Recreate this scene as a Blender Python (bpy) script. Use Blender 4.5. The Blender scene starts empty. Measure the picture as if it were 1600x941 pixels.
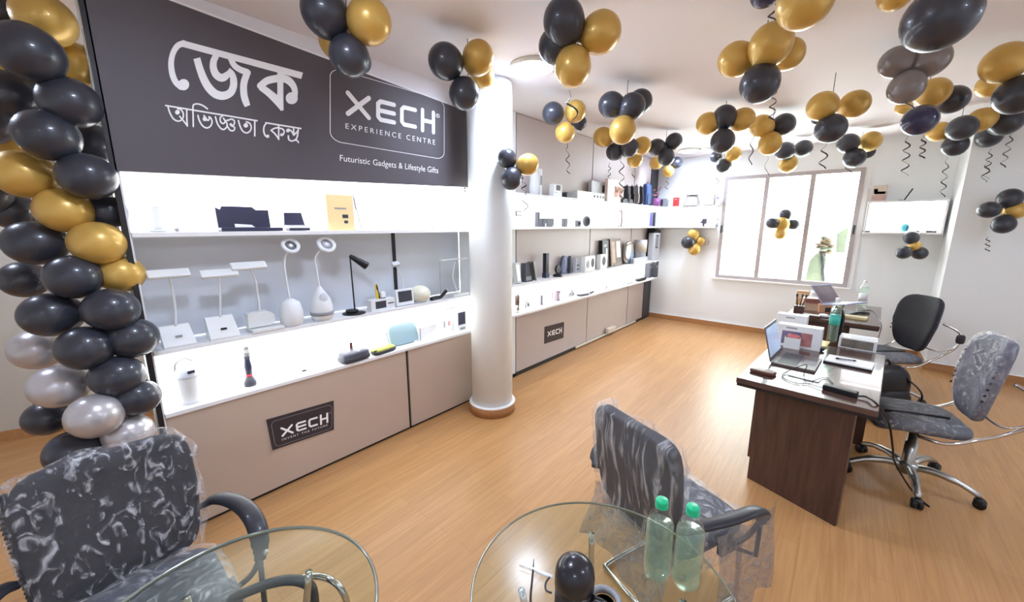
import bpy, bmesh, math, random
from mathutils import Vector, Matrix
random.seed(7)
SC = bpy.context.scene
COL = SC.collection
PI = math.pi

# ------------------------------------------------------------------ camera
CAM_H, FPX, CX, CY = 1.78, 605.0, 800.0, 470.5
PITCH, YAW = math.atan(118 / 605.0), math.radians(40.7)
cam_data = bpy.data.cameras.new('camera')
cam_data.sensor_fit = 'HORIZONTAL'
cam_data.sensor_width = 36.0
cam_data.lens = 36.0 * FPX / 1600.0
cam_data.clip_start = 0.02
cam = bpy.data.objects.new('camera', cam_data)
cam.location = (0, 0, CAM_H)
cam.rotation_euler = (PI / 2 - PITCH, 0, YAW)
COL.objects.link(cam)
SC.camera = cam

# ------------------------------------------------------------------ view, world, light levels
SC.view_settings.view_transform = 'Standard'
SC.view_settings.look = 'None'
SC.view_settings.gamma = 1.0
SC.view_settings.use_curve_mapping = False
SC.view_settings.exposure = 2.15
world = bpy.data.worlds.new('world')
SC.world = world
world.use_nodes = True
wbg = world.node_tree.nodes['Background']
wbg.inputs['Color'].default_value = (0.96, 0.98, 1.0, 1)
wbg.inputs['Strength'].default_value = 4.2
LAMP_E = 34.0        # ceiling discs
PANEL_E = 1.3        # backlit shelf panels
STRIP_E = 7.0        # led strips under shelves

# ------------------------------------------------------------------ measuring: sight lines onto real surfaces
FW = Vector((-math.sin(YAW) * math.cos(PITCH), math.cos(YAW) * math.cos(PITCH), -math.sin(PITCH)))
RT = Vector((math.cos(YAW), math.sin(YAW), 0))
UP = RT.cross(FW)
EYE = Vector((0, 0, CAM_H))
def ray(x, y): return FW + RT * ((x - CX) / FPX) - UP * ((y - CY) / FPX)
def onz(x, y, z):
    d = ray(x, y); return EYE + d * ((z - CAM_H) / d.z)
def onx(x, y, X):
    d = ray(x, y); return EYE + d * (X / d.x)
def ony(x, y, Y):
    d = ray(x, y); return EYE + d * (Y / d.y)

# ------------------------------------------------------------------ materials
def lin(c):
    return tuple(((v / 255) / 12.92 if v / 255 <= .04045 else ((v / 255 + .055) / 1.055) ** 2.4) for v in c)
MATS = {}
def mat(name, rgb, rough=.5, metal=0.0, var=.06, scale=9.0, bump=0.0, spec=.5, coat=0.0, emit=0.0, stretch=None, trans=0.0, ior=1.45):
    if name in MATS: return MATS[name]
    m = bpy.data.materials.new(name); m.use_nodes = True
    nt = m.node_tree; p = nt.nodes['Principled BSDF']
    c = lin(rgb)
    tc = nt.nodes.new('ShaderNodeTexCoord'); mp = nt.nodes.new('ShaderNodeMapping')
    nt.links.new(tc.outputs['Object'], mp.inputs['Vector'])
    if stretch: mp.inputs['Scale'].default_value = stretch
    nz = nt.nodes.new('ShaderNodeTexNoise'); nz.inputs['Scale'].default_value = scale; nz.inputs['Detail'].default_value = 4
    nt.links.new(mp.outputs['Vector'], nz.inputs['Vector'])
    if var > 0:
        rp = nt.nodes.new('ShaderNodeValToRGB')
        rp.color_ramp.elements[0].position = .3; rp.color_ramp.elements[1].position = .7
        rp.color_ramp.elements[0].color = tuple(max(0, v * (1 - var)) for v in c) + (1,)
        rp.color_ramp.elements[1].color = tuple(min(1, v * (1 + var)) for v in c) + (1,)
        nt.links.new(nz.outputs['Fac'], rp.inputs['Fac']); nt.links.new(rp.outputs['Color'], p.inputs['Base Color'])
    else:
        p.inputs['Base Color'].default_value = c + (1,)
    p.inputs['Roughness'].default_value = rough
    p.inputs['Metallic'].default_value = metal
    p.inputs['Specular IOR Level'].default_value = spec
    p.inputs['Coat Weight'].default_value = coat
    p.inputs['Transmission Weight'].default_value = trans
    p.inputs['IOR'].default_value = ior
    if emit:
        p.inputs['Emission Color'].default_value = c + (1,); p.inputs['Emission Strength'].default_value = emit
    if bump:
        b = nt.nodes.new('ShaderNodeBump'); b.inputs['Strength'].default_value = bump; b.inputs['Distance'].default_value = .01
        nt.links.new(nz.outputs['Fac'], b.inputs['Height']); nt.links.new(b.outputs['Normal'], p.inputs['Normal'])
    MATS[name] = m
    return m

def emission(name, rgb, strength):
    if name in MATS: return MATS[name]
    m = bpy.data.materials.new(name); m.use_nodes = True
    nt = m.node_tree; nt.nodes.clear()
    o = nt.nodes.new('ShaderNodeOutputMaterial'); e = nt.nodes.new('ShaderNodeEmission')
    e.inputs['Color'].default_value = lin(rgb) + (1,); e.inputs['Strength'].default_value = strength
    nt.links.new(e.outputs['Emission'], o.inputs['Surface'])
    MATS[name] = m
    return m

def clear(name, tint=(245, 250, 248), ior=1.4, rough=.02, base=0.0):
    """thin clear sheet: transparent with a fresnel reflection"""
    if name in MATS: return MATS[name]
    m = bpy.data.materials.new(name); m.use_nodes = True
    nt = m.node_tree; nt.nodes.clear()
    o = nt.nodes.new('ShaderNodeOutputMaterial'); mx = nt.nodes.new('ShaderNodeMixShader')
    t = nt.nodes.new('ShaderNodeBsdfTransparent'); g = nt.nodes.new('ShaderNodeBsdfGlossy')
    lw = nt.nodes.new('ShaderNodeLayerWeight'); lw.inputs['Blend'].default_value = .5
    pw = nt.nodes.new('ShaderNodeMath'); pw.operation = 'POWER'; pw.inputs[1].default_value = 3.5
    f = nt.nodes.new('ShaderNodeMath'); f.operation = 'MULTIPLY_ADD'; f0 = ((ior - 1) / (ior + 1)) ** 2
    f.inputs[1].default_value = .8; f.inputs[2].default_value = f0
    nt.links.new(lw.outputs['Facing'], pw.inputs[0]); nt.links.new(pw.outputs['Value'], f.inputs[0])
    t.inputs['Color'].default_value = lin(tint) + (1,); g.inputs['Roughness'].default_value = rough
    nt.links.new(f.outputs['Value'], mx.inputs['Fac'])
    nt.links.new(t.outputs['BSDF'], mx.inputs[1]); nt.links.new(g.outputs['BSDF'], mx.inputs[2])
    if base:
        df = nt.nodes.new('ShaderNodeBsdfTranslucent'); d2 = nt.nodes.new('ShaderNodeBsdfDiffuse'); m2 = nt.nodes.new('ShaderNodeMixShader'); m3 = nt.nodes.new('ShaderNodeMixShader')
        for q in (df, d2): q.inputs['Color'].default_value = lin((214, 236, 220)) + (1,)
        m3.inputs['Fac'].default_value = .5; nt.links.new(df.outputs['BSDF'], m3.inputs[1]); nt.links.new(d2.outputs['BSDF'], m3.inputs[2])
        m2.inputs['Fac'].default_value = base
        nt.links.new(mx.outputs['Shader'], m2.inputs[1]); nt.links.new(m3.outputs['Shader'], m2.inputs[2]); nt.links.new(m2.outputs['Shader'], o.inputs['Surface'])
    else: nt.links.new(mx.outputs['Shader'], o.inputs['Surface'])
    MATS[name] = m
    return m

def wrap(name, scale=(7, 7, 2.0), lo=.47, hi=.72, amax=.75, amin=.08, distort=2.2, tone=.78):
    """clear polythene; creases and white reflections painted in as milky patches"""
    if name in MATS: return MATS[name]
    m = bpy.data.materials.new(name); m.use_nodes = True
    nt = m.node_tree; p = nt.nodes['Principled BSDF']
    tc = nt.nodes.new('ShaderNodeTexCoord'); mp = nt.nodes.new('ShaderNodeMapping'); mp.inputs['Scale'].default_value = scale
    nz = nt.nodes.new('ShaderNodeTexNoise'); nz.inputs['Scale'].default_value = 2.2; nz.inputs['Detail'].default_value = 5; nz.inputs['Distortion'].default_value = distort
    nt.links.new(tc.outputs['Object'], mp.inputs['Vector']); nt.links.new(mp.outputs['Vector'], nz.inputs['Vector'])
    rp = nt.nodes.new('ShaderNodeValToRGB')
    rp.color_ramp.elements[0].position = lo; rp.color_ramp.elements[0].color = (amin,) * 3 + (1,)
    rp.color_ramp.elements[1].position = hi; rp.color_ramp.elements[1].color = (amax,) * 3 + (1,)  # milky patches imitate white reflections on the creased plastic
    nt.links.new(nz.outputs['Fac'], rp.inputs['Fac']); nt.links.new(rp.outputs['Color'], p.inputs['Alpha'])
    p.inputs['Base Color'].default_value = (tone, tone, tone * 1.03, 1)
    p.inputs['Roughness'].default_value = .18; p.inputs['Specular IOR Level'].default_value = .8
    b = nt.nodes.new('ShaderNodeBump'); b.inputs['Strength'].default_value = .9; b.inputs['Distance'].default_value = .02
    nt.links.new(nz.outputs['Fac'], b.inputs['Height']); nt.links.new(b.outputs['Normal'], p.inputs['Normal'])
    MATS[name] = m
    return m

def wood_floor():
    m = bpy.data.materials.new('laminate_floor'); m.use_nodes = True
    nt = m.node_tree; p = nt.nodes['Principled BSDF']; N = nt.nodes.new; L = nt.links.new
    tc = N('ShaderNodeTexCoord'); mp = N('ShaderNodeMapping'); mp.inputs['Rotation'].default_value = (0, 0, PI / 2)
    L(tc.outputs['Object'], mp.inputs['Vector'])
    br = N('ShaderNodeTexBrick'); br.inputs['Scale'].default_value = 1.0
    br.inputs['Brick Width'].default_value = 1.25; br.inputs['Row Height'].default_value = .098
    br.inputs['Mortar Size'].default_value = .0012; br.inputs['Bias'].default_value = 0
    br.inputs['Color1'].default_value = lin((192, 146, 96)) + (1,); br.inputs['Color2'].default_value = lin((184, 138, 89)) + (1,)
    br.inputs['Mortar'].default_value = lin((166, 122, 82)) + (1,)
    br.offset = .37
    L(mp.outputs['Vector'], br.inputs['Vector'])
    mp2 = N('ShaderNodeMapping'); mp2.inputs['Scale'].default_value = (22, 1.1, 1)
    L(tc.outputs['Object'], mp2.inputs['Vector'])
    nz = N('ShaderNodeTexNoise'); nz.inputs['Scale'].default_value = 2.2; nz.inputs['Detail'].default_value = 7; nz.inputs['Distortion'].default_value = .8
    L(mp2.outputs['Vector'], nz.inputs['Vector'])
    rp = N('ShaderNodeValToRGB'); rp.color_ramp.elements[0].position = .3; rp.color_ramp.elements[1].position = .7
    rp.color_ramp.elements[0].color = (.80, .77, .72, 1); rp.color_ramp.elements[1].color = (1.06, 1.05, 1.04, 1)
    L(nz.outputs['Fac'], rp.inputs['Fac'])
    mx = N('ShaderNodeMix'); mx.data_type = 'RGBA'; mx.blend_type = 'MULTIPLY'; mx.inputs['Factor'].default_value = .8
    L(br.outputs['Color'], mx.inputs['A']); L(rp.outputs['Color'], mx.inputs['B']); L(mx.outputs['Result'], p.inputs['Base Color'])
    p.inputs['Roughness'].default_value = .36; p.inputs['Specular IOR Level'].default_value = .45
    return m

# ------------------------------------------------------------------ mesh collector
MADE = []
class MB:
    def __init__(s): s.v = []; s.f = []; s.m = []; s.sm = []; s.mats = []
    def mi(s, m):
        if m not in s.mats: s.mats.append(m)
        return s.mats.index(m)
    def add(s, vs, fs, m, M=None, smooth=False):
        o = len(s.v); k = s.mi(m)
        for v in vs:
            v = Vector(v); s.v.append(M @ v if M else v)
        for f in fs: s.f.append([i + o for i in f]); s.m.append(k); s.sm.append(smooth)
        return s
    def bme(s, t, m, M=None, smooth=False):
        t.verts.index_update()
        s.add([v.co.copy() for v in t.verts], [[v.index for v in f.verts] for f in t.faces], m, M, smooth); t.free(); return s
    def box(s, c, d, m, M=None, bev=0.0, rz=0.0, R=None):
        t = bmesh.new(); bmesh.ops.create_cube(t, size=1)
        bmesh.ops.scale(t, vec=d, verts=t.verts)
        if bev: bmesh.ops.bevel(t, geom=t.edges[:], offset=min(bev, min(d) * .45), segments=2, affect='EDGES', profile=.6)
        X = Matrix.Translation(c) @ (R if R else Matrix.Rotation(rz, 4, 'Z'))
        return s.bme(t, m, (M @ X) if M else X, bool(bev) and False)
    def lathe(s, prof, m, M=None, n=24, smooth=True):
        vs, fs = [], []
        for r, z in prof:
            for i in range(n):
                a = 2 * PI * i / n; vs.append((r * math.cos(a), r * math.sin(a), z))
        for k in range(len(prof) - 1):
            for i in range(n):
                j = (i + 1) % n; fs.append([k * n + i, k * n + j, (k + 1) * n + j, (k + 1) * n + i])
        closed = tuple(prof[0]) == tuple(prof[-1])
        if prof[0][0] > 1e-4 and not closed: fs.append([i for i in range(n)][::-1])
        if prof[-1][0] > 1e-4 and not closed: fs.append([(len(prof) - 1) * n + i for i in range(n)])
        return s.add(vs, fs, m, M, smooth)
    def cyl(s, c, r, h, m, M=None, n=20, r2=None, R=None):
        X = Matrix.Translation(c) @ (R or Matrix.Identity(4))
        return s.lathe([(r, -h / 2), (r2 if r2 is not None else r, h / 2)], m, (M @ X) if M else X, n)
    def tube(s, path, r, m, M=None, n=8, flat=1.0, up=None):
        P = [Vector(p) for p in path]; K = len(P); vs, fs = [], []
        rr = r if isinstance(r, (list, tuple)) else [r] * K
        nrm = None
        for i, p in enumerate(P):
            t = (P[min(i + 1, K - 1)] - P[max(i - 1, 0)]).normalized()
            if nrm is None:
                a = Vector(up) if up else (Vector((0, 0, 1)) if abs(t.z) < .9 else Vector((1, 0, 0)))
                nrm = (a - t * a.dot(t)).normalized()
            else: nrm = (nrm - t * nrm.dot(t)).normalized()
            b = t.cross(nrm)
            for k in range(n):
                a = 2 * PI * k / n
                vs.append(p + nrm * (math.cos(a) * rr[i] * flat) + b * (math.sin(a) * rr[i]))
        for i in range(K - 1):
            for k in range(n):
                j = (k + 1) % n; fs.append([i * n + k, i * n + j, (i + 1) * n + j, (i + 1) * n + k])
        fs.append(list(range(n))[::-1]); fs.append([(K - 1) * n + k for k in range(n)])
        return s.add(vs, fs, m, M, True)
    def sup(s, c, d, m, M=None, e1=.4, e2=.4, R=None, nu=28, nv=14, warp=None):
        """rounded cushion: superellipsoid with half sizes d"""
        def pw(v, e): return math.copysign(abs(v) ** e, v)
        vs, fs = [], []
        for j in range(nv + 1):
            b = -PI / 2 + PI * j / nv
            for i in range(nu):
                a = -PI + 2 * PI * i / nu
                q = Vector((d[0] * pw(math.cos(b), e1) * pw(math.cos(a), e2), d[1] * pw(math.cos(b), e1) * pw(math.sin(a), e2), d[2] * pw(math.sin(b), e1)))
                vs.append(warp(q) if warp else q)
        for j in range(nv):
            for i in range(nu):
                k = (i + 1) % nu; fs.append([j * nu + i, j * nu + k, (j + 1) * nu + k, (j + 1) * nu + i])
        X = Matrix.Translation(c) @ (R or Matrix.Identity(4))
        return s.add(vs, fs, m, (M @ X) if M else X, True)
    def ball(s, c, r, m, M=None, n=20):
        d = r if isinstance(r, (tuple, list)) else (r, r, r)
        return s.sup(c, d, m, M, 1, 1, None, n, n // 2)
    def prism(s, poly, t0, t1, m, M=None):
        """polygon in local x/z, thickness along y from t0 to t1"""
        n = len(poly)
        vs = [(x, t0, z) for x, z in poly] + [(x, t1, z) for x, z in poly]
        fs = [list(range(n)), [n + i for i in range(n)][::-1]] + [[i, i + n, (i + 1) % n + n, (i + 1) % n] for i in range(n)]
        return s.add(vs, fs, m, M)
    def quad(s, a, b, c, d, m): return s.add([a, b, c, d], [[0, 1, 2, 3]], m)
    def obj(s, name, parent=None, loc=None, rz=0.0, props=None):
        me = bpy.data.meshes.new(name)
        me.from_pydata([tuple(v) for v in s.v], [], s.f)
        for m in s.mats: me.materials.append(m)
        for p, k, q in zip(me.polygons, s.m, s.sm): p.material_index = k; p.use_smooth = q
        bm = bmesh.new(); bm.from_mesh(me)
        bmesh.ops.remove_doubles(bm, verts=bm.verts, dist=1e-6)
        bmesh.ops.recalc_face_normals(bm, faces=bm.faces); bm.to_mesh(me); bm.free()
        o = bpy.data.objects.new(name, me); COL.objects.link(o)
        if parent: o.parent = parent
        if loc is not None: o.location = loc
        o.rotation_euler = (0, 0, rz)
        MADE.append(o)
        if props:
            for k, v in props.items(): o[k] = v
        return o

def tag(o, label, cat, group=None):
    o['label'] = label; o['category'] = cat
    if group: o['group'] = group
    return o
def thing(name, label, cat, loc=(0, 0, 0), rz=0.0, group=None):
    o = bpy.data.objects.new(name, None); COL.objects.link(o)
    o.empty_display_size = .05; o.location = loc; o.rotation_euler = (0, 0, rz)
    return tag(o, label, cat, group)
def struct(name, b):
    o = b.obj(name); o['kind'] = 'structure'; return o
def T(x=0, y=0, z=0): return Matrix.Translation((x, y, z))
def RX(a): return Matrix.Rotation(a, 4, 'X')
def RY(a): return Matrix.Rotation(a, 4, 'Y')
def RZ(a): return Matrix.Rotation(a, 4, 'Z')
def smoothpath(P, n=6):
    """Catmull-Rom through the points"""
    P = [Vector(p) for p in P]; out = []
    Q = [P[0] * 2 - P[1]] + P + [P[-1] * 2 - P[-2]]
    for i in range(1, len(Q) - 2):
        a, b, c, d = Q[i - 1], Q[i], Q[i + 1], Q[i + 2]
        for k in range(n):
            t = k / n
            out.append(.5 * ((2 * b) + (c - a) * t + (2 * a - 5 * b + 4 * c - d) * t * t + (3 * b - a - 3 * c + d) * t ** 3))
    out.append(P[-1]); return out
# ------------------------------------------------------------------ shared materials
WHITE = mat('white_laminate', (238, 238, 238), .35, var=.01)
PLASTIC = mat('white_plastic', (232, 234, 234), .35, var=.01)
GREYP = mat('grey_plastic', (150, 152, 156), .4, var=.03)
BLACK = mat('black_plastic', (24, 24, 27), .4, var=.05)
NAVY = mat('dark_navy_plastic', (48, 48, 72), .4, var=.05)
CHAR = mat('charcoal_plastic', (62, 64, 72), .45, var=.05)
CHROME = mat('chrome', (205, 205, 205), .12, 1.0, var=.01)
SILVER = mat('brushed_silver', (176, 174, 168), .35, 1.0, var=.03)
TAUPE = mat('taupe_panel', (192, 172, 155), .42, var=.02, scale=3)
GREYPANEL = mat('grey_panel', (204, 208, 214), .4, var=.02, scale=3)
WARMP = mat('warm_grey_panel', (196, 184, 180), .42, var=.02, scale=3)
WALLP = mat('white_wall_paint', (236, 240, 240), .7, var=.01, scale=2, bump=.02)
CEILP = mat('ceiling_paint', (240, 236, 239), .8, var=.01, scale=2)
BEIGE = mat('beige_wall_paint', (196, 190, 178), .7, var=.015, scale=2)
BASEW = mat('oak_baseboard', (176, 128, 84), .4, var=.1, scale=4, stretch=(1, 8, 8))
SEAM = mat('dark_seam', (34, 30, 30), .5, var=.02)
DARKW = mat('wenge_wood', (72, 49, 42), .35, var=.32, scale=5, stretch=(7, 7, .6), coat=.15)
DESKTOP = mat('wenge_desk_top', (86, 64, 56), .2, var=.2, scale=5, stretch=(1.0, 8, 8), coat=.3)
SIGNG = mat('sign_charcoal', (88, 82, 87), .55, var=.01)
PLAQ = mat('plaque_charcoal', (56, 48, 52), .5, var=.02)
INK = mat('white_lettering', (250, 250, 250), .5, var=.0)
STRIP = emission('led_strip', (255, 255, 255), STRIP_E)
LITPANEL = emission('backlit_panel', (255, 255, 255), PANEL_E)
LAMP = emission('ceiling_lamp_glow', (214, 228, 255), LAMP_E)
GLASS = clear('window_glass')
TABLEG = clear('table_glass', (244, 250, 246), 1.12, .17)

# ------------------------------------------------------------------ room shell
CEIL, XL, YB, YP = 2.96, -2.84, 7.48, 6.90
struct('floor', MB().box((-1.0, 2.4, -.05), (9.4, 11.0, .1), wood_floor()))
struct('ceiling', MB().box((-1.0, 2.4, CEIL + .05), (9.4, 11.0, .1), CEILP))
# window wall with its opening
WX0, WX1, WZ0, WZ1 = -1.70, .06, .885, 2.575
b = MB()
b.box(((-3.2 + WX0) / 2, YB + .1, CEIL / 2), (WX0 + 3.2, .2, CEIL), WALLP)
b.box(((WX1 + 1.1) / 2, YB + .1, CEIL / 2), (1.1 - WX1, .2, CEIL), WALLP)
b.box(((WX0 + WX1) / 2, YB + .1, WZ0 / 2), (WX1 - WX0, .2, WZ0), WALLP)
b.box(((WX0 + WX1) / 2, YB + .1, (WZ1 + CEIL) / 2), (WX1 - WX0, .2, CEIL - WZ1), WALLP)
struct('wall_back', b)
struct('wall_pier', MB().box(((.92 + 3.6) / 2, YP + .4, CEIL / 2), (3.6 - .92, .8, CEIL), WALLP))
struct('wall_right', MB().box((3.55, 2.2, CEIL / 2), (.1, 10, CEIL), WALLP))
struct('wall_front', MB().box((-1.0, -2.9, CEIL / 2), (9.2, .1, CEIL), WALLP))
# angled beige wall behind the balloon column
a0, a1 = Vector((-5.62, -1.75)), Vector((-3.86, 3.02))
ad = a1 - a0; ang = math.atan2(ad.y, ad.x); am = (a0 + a1) / 2
struct('wall_recess', MB().box((0, .05, CEIL / 2), (ad.length, .1, CEIL), BEIGE, T(am.x, am.y, 0) @ RZ(ang)))
struct('baseboard_recess', MB().box((0, -.008, .045), (ad.length, .016, .09), BASEW, T(am.x, am.y, 0) @ RZ(ang)))
struct('wall_corner', MB().box((-5.6, -2.3, CEIL / 2), (.1, 1.2, CEIL), BEIGE))
# left wall: panelled far part
b = MB()
b.box((XL - .06, 5.10, CEIL / 2), (.06, 4.84, CEIL), SEAM)
ys = [3.37, 5.03, 6.44, 7.14]
for y0, y1 in zip(ys[:-1], ys[1:]):
    b.box((XL - .015, (y0 + y1) / 2, CEIL / 2), (.03, y1 - y0 - .022, CEIL - .02), WARMP)
b.box((XL - .012, (7.15 + YB) / 2, CEIL / 2), (.03, YB - 7.15, CEIL), CHAR)
b.box((XL - .015, (2.66 + 3.35) / 2, CEIL / 2), (.05, 3.35 - 2.66, CEIL), WALLP)
struct('wall_left', b)
b = MB(); b.box((XL + .0, 5.3, .02), (.02, 4.0, .05), SEAM)
struct('baseboard_left', b)
struct('baseboard_back', MB().box((-.95, YB - .008, .045), (3.8, .016, .09), BASEW).box((-.95, YB - .01, .094), (3.8, .02, .008), WHITE))
struct('baseboard_right', MB().box((2.2, YP - .008, .05), (2.6, .016, .1), BASEW).box((2.2, YP - .01, .104), (2.6, .02, .008), WHITE)
       .box((.912, 7.19, .05), (.016, .58, .1), BASEW))
# round column
b = MB(); b.lathe([(.195, 0), (.195, CEIL)], WALLP, T(-2.47, 2.575, 0), 48)
struct('column', b)
b = MB(); b.lathe([(.222, 0), (.222, .088), (.215, .1), (.197, .1)], BASEW, T(-2.47, 2.575, 0), 48).lathe([(.224, .088), (.224, .1), (.2, .102)], WHITE, T(-2.47, 2.575, 0), 48)
struct('baseboard_column', b)
# bulkhead above the sign and backing behind the cabinet
b = MB(); b.box((-2.86, 1.43, 2.84), (.18, 2.4, .24), CEILP); b.box((-3.02, 1.43, CEIL / 2), (.06, 2.4, CEIL), WALLP)
struct('trim_1', b)

# window
WF = mat('window_aluminium', (178, 169, 168), .4, .0, var=.02)
b = MB(); w = .055; yc = YB + .02
b.box(((WX0 + WX1) / 2, yc, WZ1 - w / 2), (WX1 - WX0, .09, w), WF); b.box(((WX0 + WX1) / 2, yc, WZ0 + w / 2), (WX1 - WX0, .09, w), WF)
for x in (WX0 + w / 2, WX1 - w / 2): b.box((x, yc, (WZ0 + WZ1) / 2), (w, .09, WZ1 - WZ0 - 2 * w), WF)
win = struct('window_1', b)
for k, (xm) in enumerate((-1.095, -.515)):
    MB().box((xm, yc, (WZ0 + WZ1) / 2), (.062, .07, WZ1 - WZ0 - .1), WF, bev=.006).obj('window_mullion', win)
MB().box(((WX0 + WX1) / 2, YB - .02, WZ0 - .012), (WX1 - WX0 + .1, .1, .024), WHITE, bev=.005).obj('window_sill', win)
t = MB()
for x in (WX0 - .03, WX1 + .03): t.box((x, YB - .006, (WZ0 + WZ1) / 2 - .003), (.06, .012, WZ1 - WZ0 - .004), WHITE)
t.box(((WX0 + WX1) / 2, YB - .006, WZ1 + .02), (WX1 - WX0 + .12, .012, .045), WHITE)
t.obj('window_casing', win)
for x0, x1 in ((WX0 + w, -1.126), (-1.064, -.546), (-.484, WX1 - w)):
    MB().box(((x0 + x1) / 2, yc + .01, (WZ0 + WZ1) / 2), (x1 - x0, .004, WZ1 - WZ0 - 2 * w), GLASS).obj('window_pane', win)
for x, z in ((-1.68, 1.72), (.035, 1.72)):
    MB().box((x, yc - .055, z), (.022, .03, .13), CHAR, bev=.004).obj('window_latch', win)

# outdoors, seen washed out through the right pane
LEAFM = mat('dull_green_leaf', (70, 78, 52), .6, var=.2); STONE = mat('grey_outdoor_panel', (78, 82, 66), .6, var=.1); BARK = mat('brown_dry_leaf', (84, 68, 48), .7, var=.25)  # plain leaf green, panel grey and dry leaf brown
pc = ony(1290, 386, 8.5)
o = thing('potted_plant', 'dry brown leafy plant standing outdoors beyond the right window pane', 'plant', (pc.x, 8.5, .0))
mb = MB()
for k in range(46):
    a = random.uniform(0, 2 * PI); el = random.uniform(-.9, 1.2); l = random.uniform(.12, .22)
    d = Vector((math.cos(a) * math.cos(el) * .8, math.sin(a) * math.cos(el), math.sin(el)))
    M = T(0, 0, pc.z) @ d.to_track_quat('Z', 'Y').to_matrix().to_4x4()
    mb.sup((0, 0, l / 2), (.06, .014, l / 2), BARK if k % 4 else STONE, M, 1, 1, None, 8, 8)
mb.obj('foliage', o)
MB().tube([(0, 0, .3), (.01, 0, .8), (0, 0, pc.z)], .02, BARK).obj('stem', o)
MB().lathe([(.11, 0), (.16, .32), (.14, .32), (.13, .3)], STONE).obj('pot', o)
a, c = ony(1258, 470, 8.3), ony(1278, 398, 8.3)
o = MB().prism([(a.x - .10, 0), (a.x + .16, 0), (c.x + .12, c.z - .05), (c.x - .02, c.z + .03), (c.x - .1, c.z - .1)], 8.28, 8.31, STONE).prism([(c.x + .02, c.z + .07), (c.x + .06, c.z + .05), (a.x + .27, a.z + .12), (a.x + .23, a.z + .1)], 8.262, 8.279, BLACK).obj('leaning_board')
tag(o, 'grey green board with dark stripe leaning outdoors behind the right pane', 'board')
a, c = ony(1308, 395, 8.6), ony(1323, 358, 8.6)
tag(MB().prism([(a.x - .02, a.z), (a.x + .1, a.z), (c.x + .02, c.z + .04), (c.x - .12, c.z - .08)], 8.58, 8.62, STONE).obj('outdoor_panel'), 'small grey green panel outdoors high beside the window edge', 'panel')  # plain flat panel standing outdoors

# ceiling lights in view, then unseen fill lights added
def ceiling_light(x, y, label, r=.15):
    t = thing('ceiling_light', label, 'ceiling light', (x, y, CEIL), 0)
    MB().lathe([(r + .025, 0), (r + .025, -.02), (r, -.026)], PLASTIC, None, 32).obj('light_housing', t)
    MB().lathe([(r, -.0262), (r * .7, -.034), (0, -.038)], LAMP, None, 32).obj('light_diffuser', t)
ceiling_light(-1.96, 2.52, 'large bright round ceiling light near the white column')
ceiling_light(-2.10, 6.75, 'small far round ceiling light before the window wall')
for x, y, lab in ((-1.25, .42, 'added unseen ceiling fill light above the wrapped chair'), (1.0, -1.7, 'added unseen ceiling fill light behind the camera'), (1.9, 1.2, 'added unseen ceiling fill light right of the camera'),
                  (2.6, 4.0, 'added unseen ceiling fill light beyond the swivel chairs'), (-3.9, -.8, 'added unseen ceiling fill light by the beige wall')):
    ceiling_light(x, y, lab)  # no lamps known here; added out of view to brighten room and sign

# ------------------------------------------------------------------ left display cabinet
XF, XB, Y0, Y1 = -2.75, -2.965, .25, 2.63
cab = thing('display_cabinet', 'long lit three-shelf white display cabinet with taupe base left of the column', 'display cabinet', (0, 0, 0))
ym = (Y0 + Y1) / 2; L = Y1 - Y0
S1, S2, S3 = 1.745, 1.115, .755
def shelf_mb(z): return MB().box(((XF + XB) / 2 + .006, ym, z - .012), (XF - XB + .012, L, .024), WHITE, bev=.002)
for z in (S1, S2, S3): shelf_mb(z).obj('shelf', cab)
b = MB(); b.box((XB - .01, ym, 1.43), (.012, L, .62), GREYPANEL); b.box((XB - .002, 1.885, 1.43), (.012, .03, .61), SEAM)
b.obj('back_panel', cab)
MB().box((XB - .005, ym, (S1 + 2.13) / 2), (.012, L, 2.13 - S1 + .04), LITPANEL).obj('light_panel', cab, props={'label': 'glowing white back panel'})
MB().box((XB - .005, ym, (S3 + S2 - .024) / 2), (.012, L, S2 - S3 - .026), LITPANEL).obj('light_panel', cab, props={'label': 'glowing white back panel'})
for z in (S2 - .03,):
    MB().box((XF - .05, ym, z), (.012, L - .1, .008), STRIP).obj('light_strip', cab)
MB().box((XF - .05, ym, 2.11), (.012, L - .1, .008), STRIP).obj('light_strip', cab)
MB().box(((XF + XB) / 2, Y0 - .008, 1.05), (XF - XB, .016, 2.1), WHITE).obj('side_panel', cab)
MB().box((XF + .0, Y0 - .02, 1.48), (.03, .022, 2.95), SEAM).obj('edge_trim', cab)
MB().box(((XF + XB) / 2, Y1 + .008, 1.05), (XF - XB, .016, 2.1), WHITE).obj('side_panel', cab)
for y0, y1 in ((Y0, 1.805), (1.83, Y1)):
    MB().box((XF - .012, (y0 + y1) / 2, .376), (.024, y1 - y0, .706), TAUPE, bev=.002).obj('front_panel', cab)
MB().box((XF - .03, 1.817, .37), (.03, .03, .7), SEAM).box((XF - .03, ym, .012), (.03, L, .024), SEAM).obj('plinth', cab)

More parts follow.
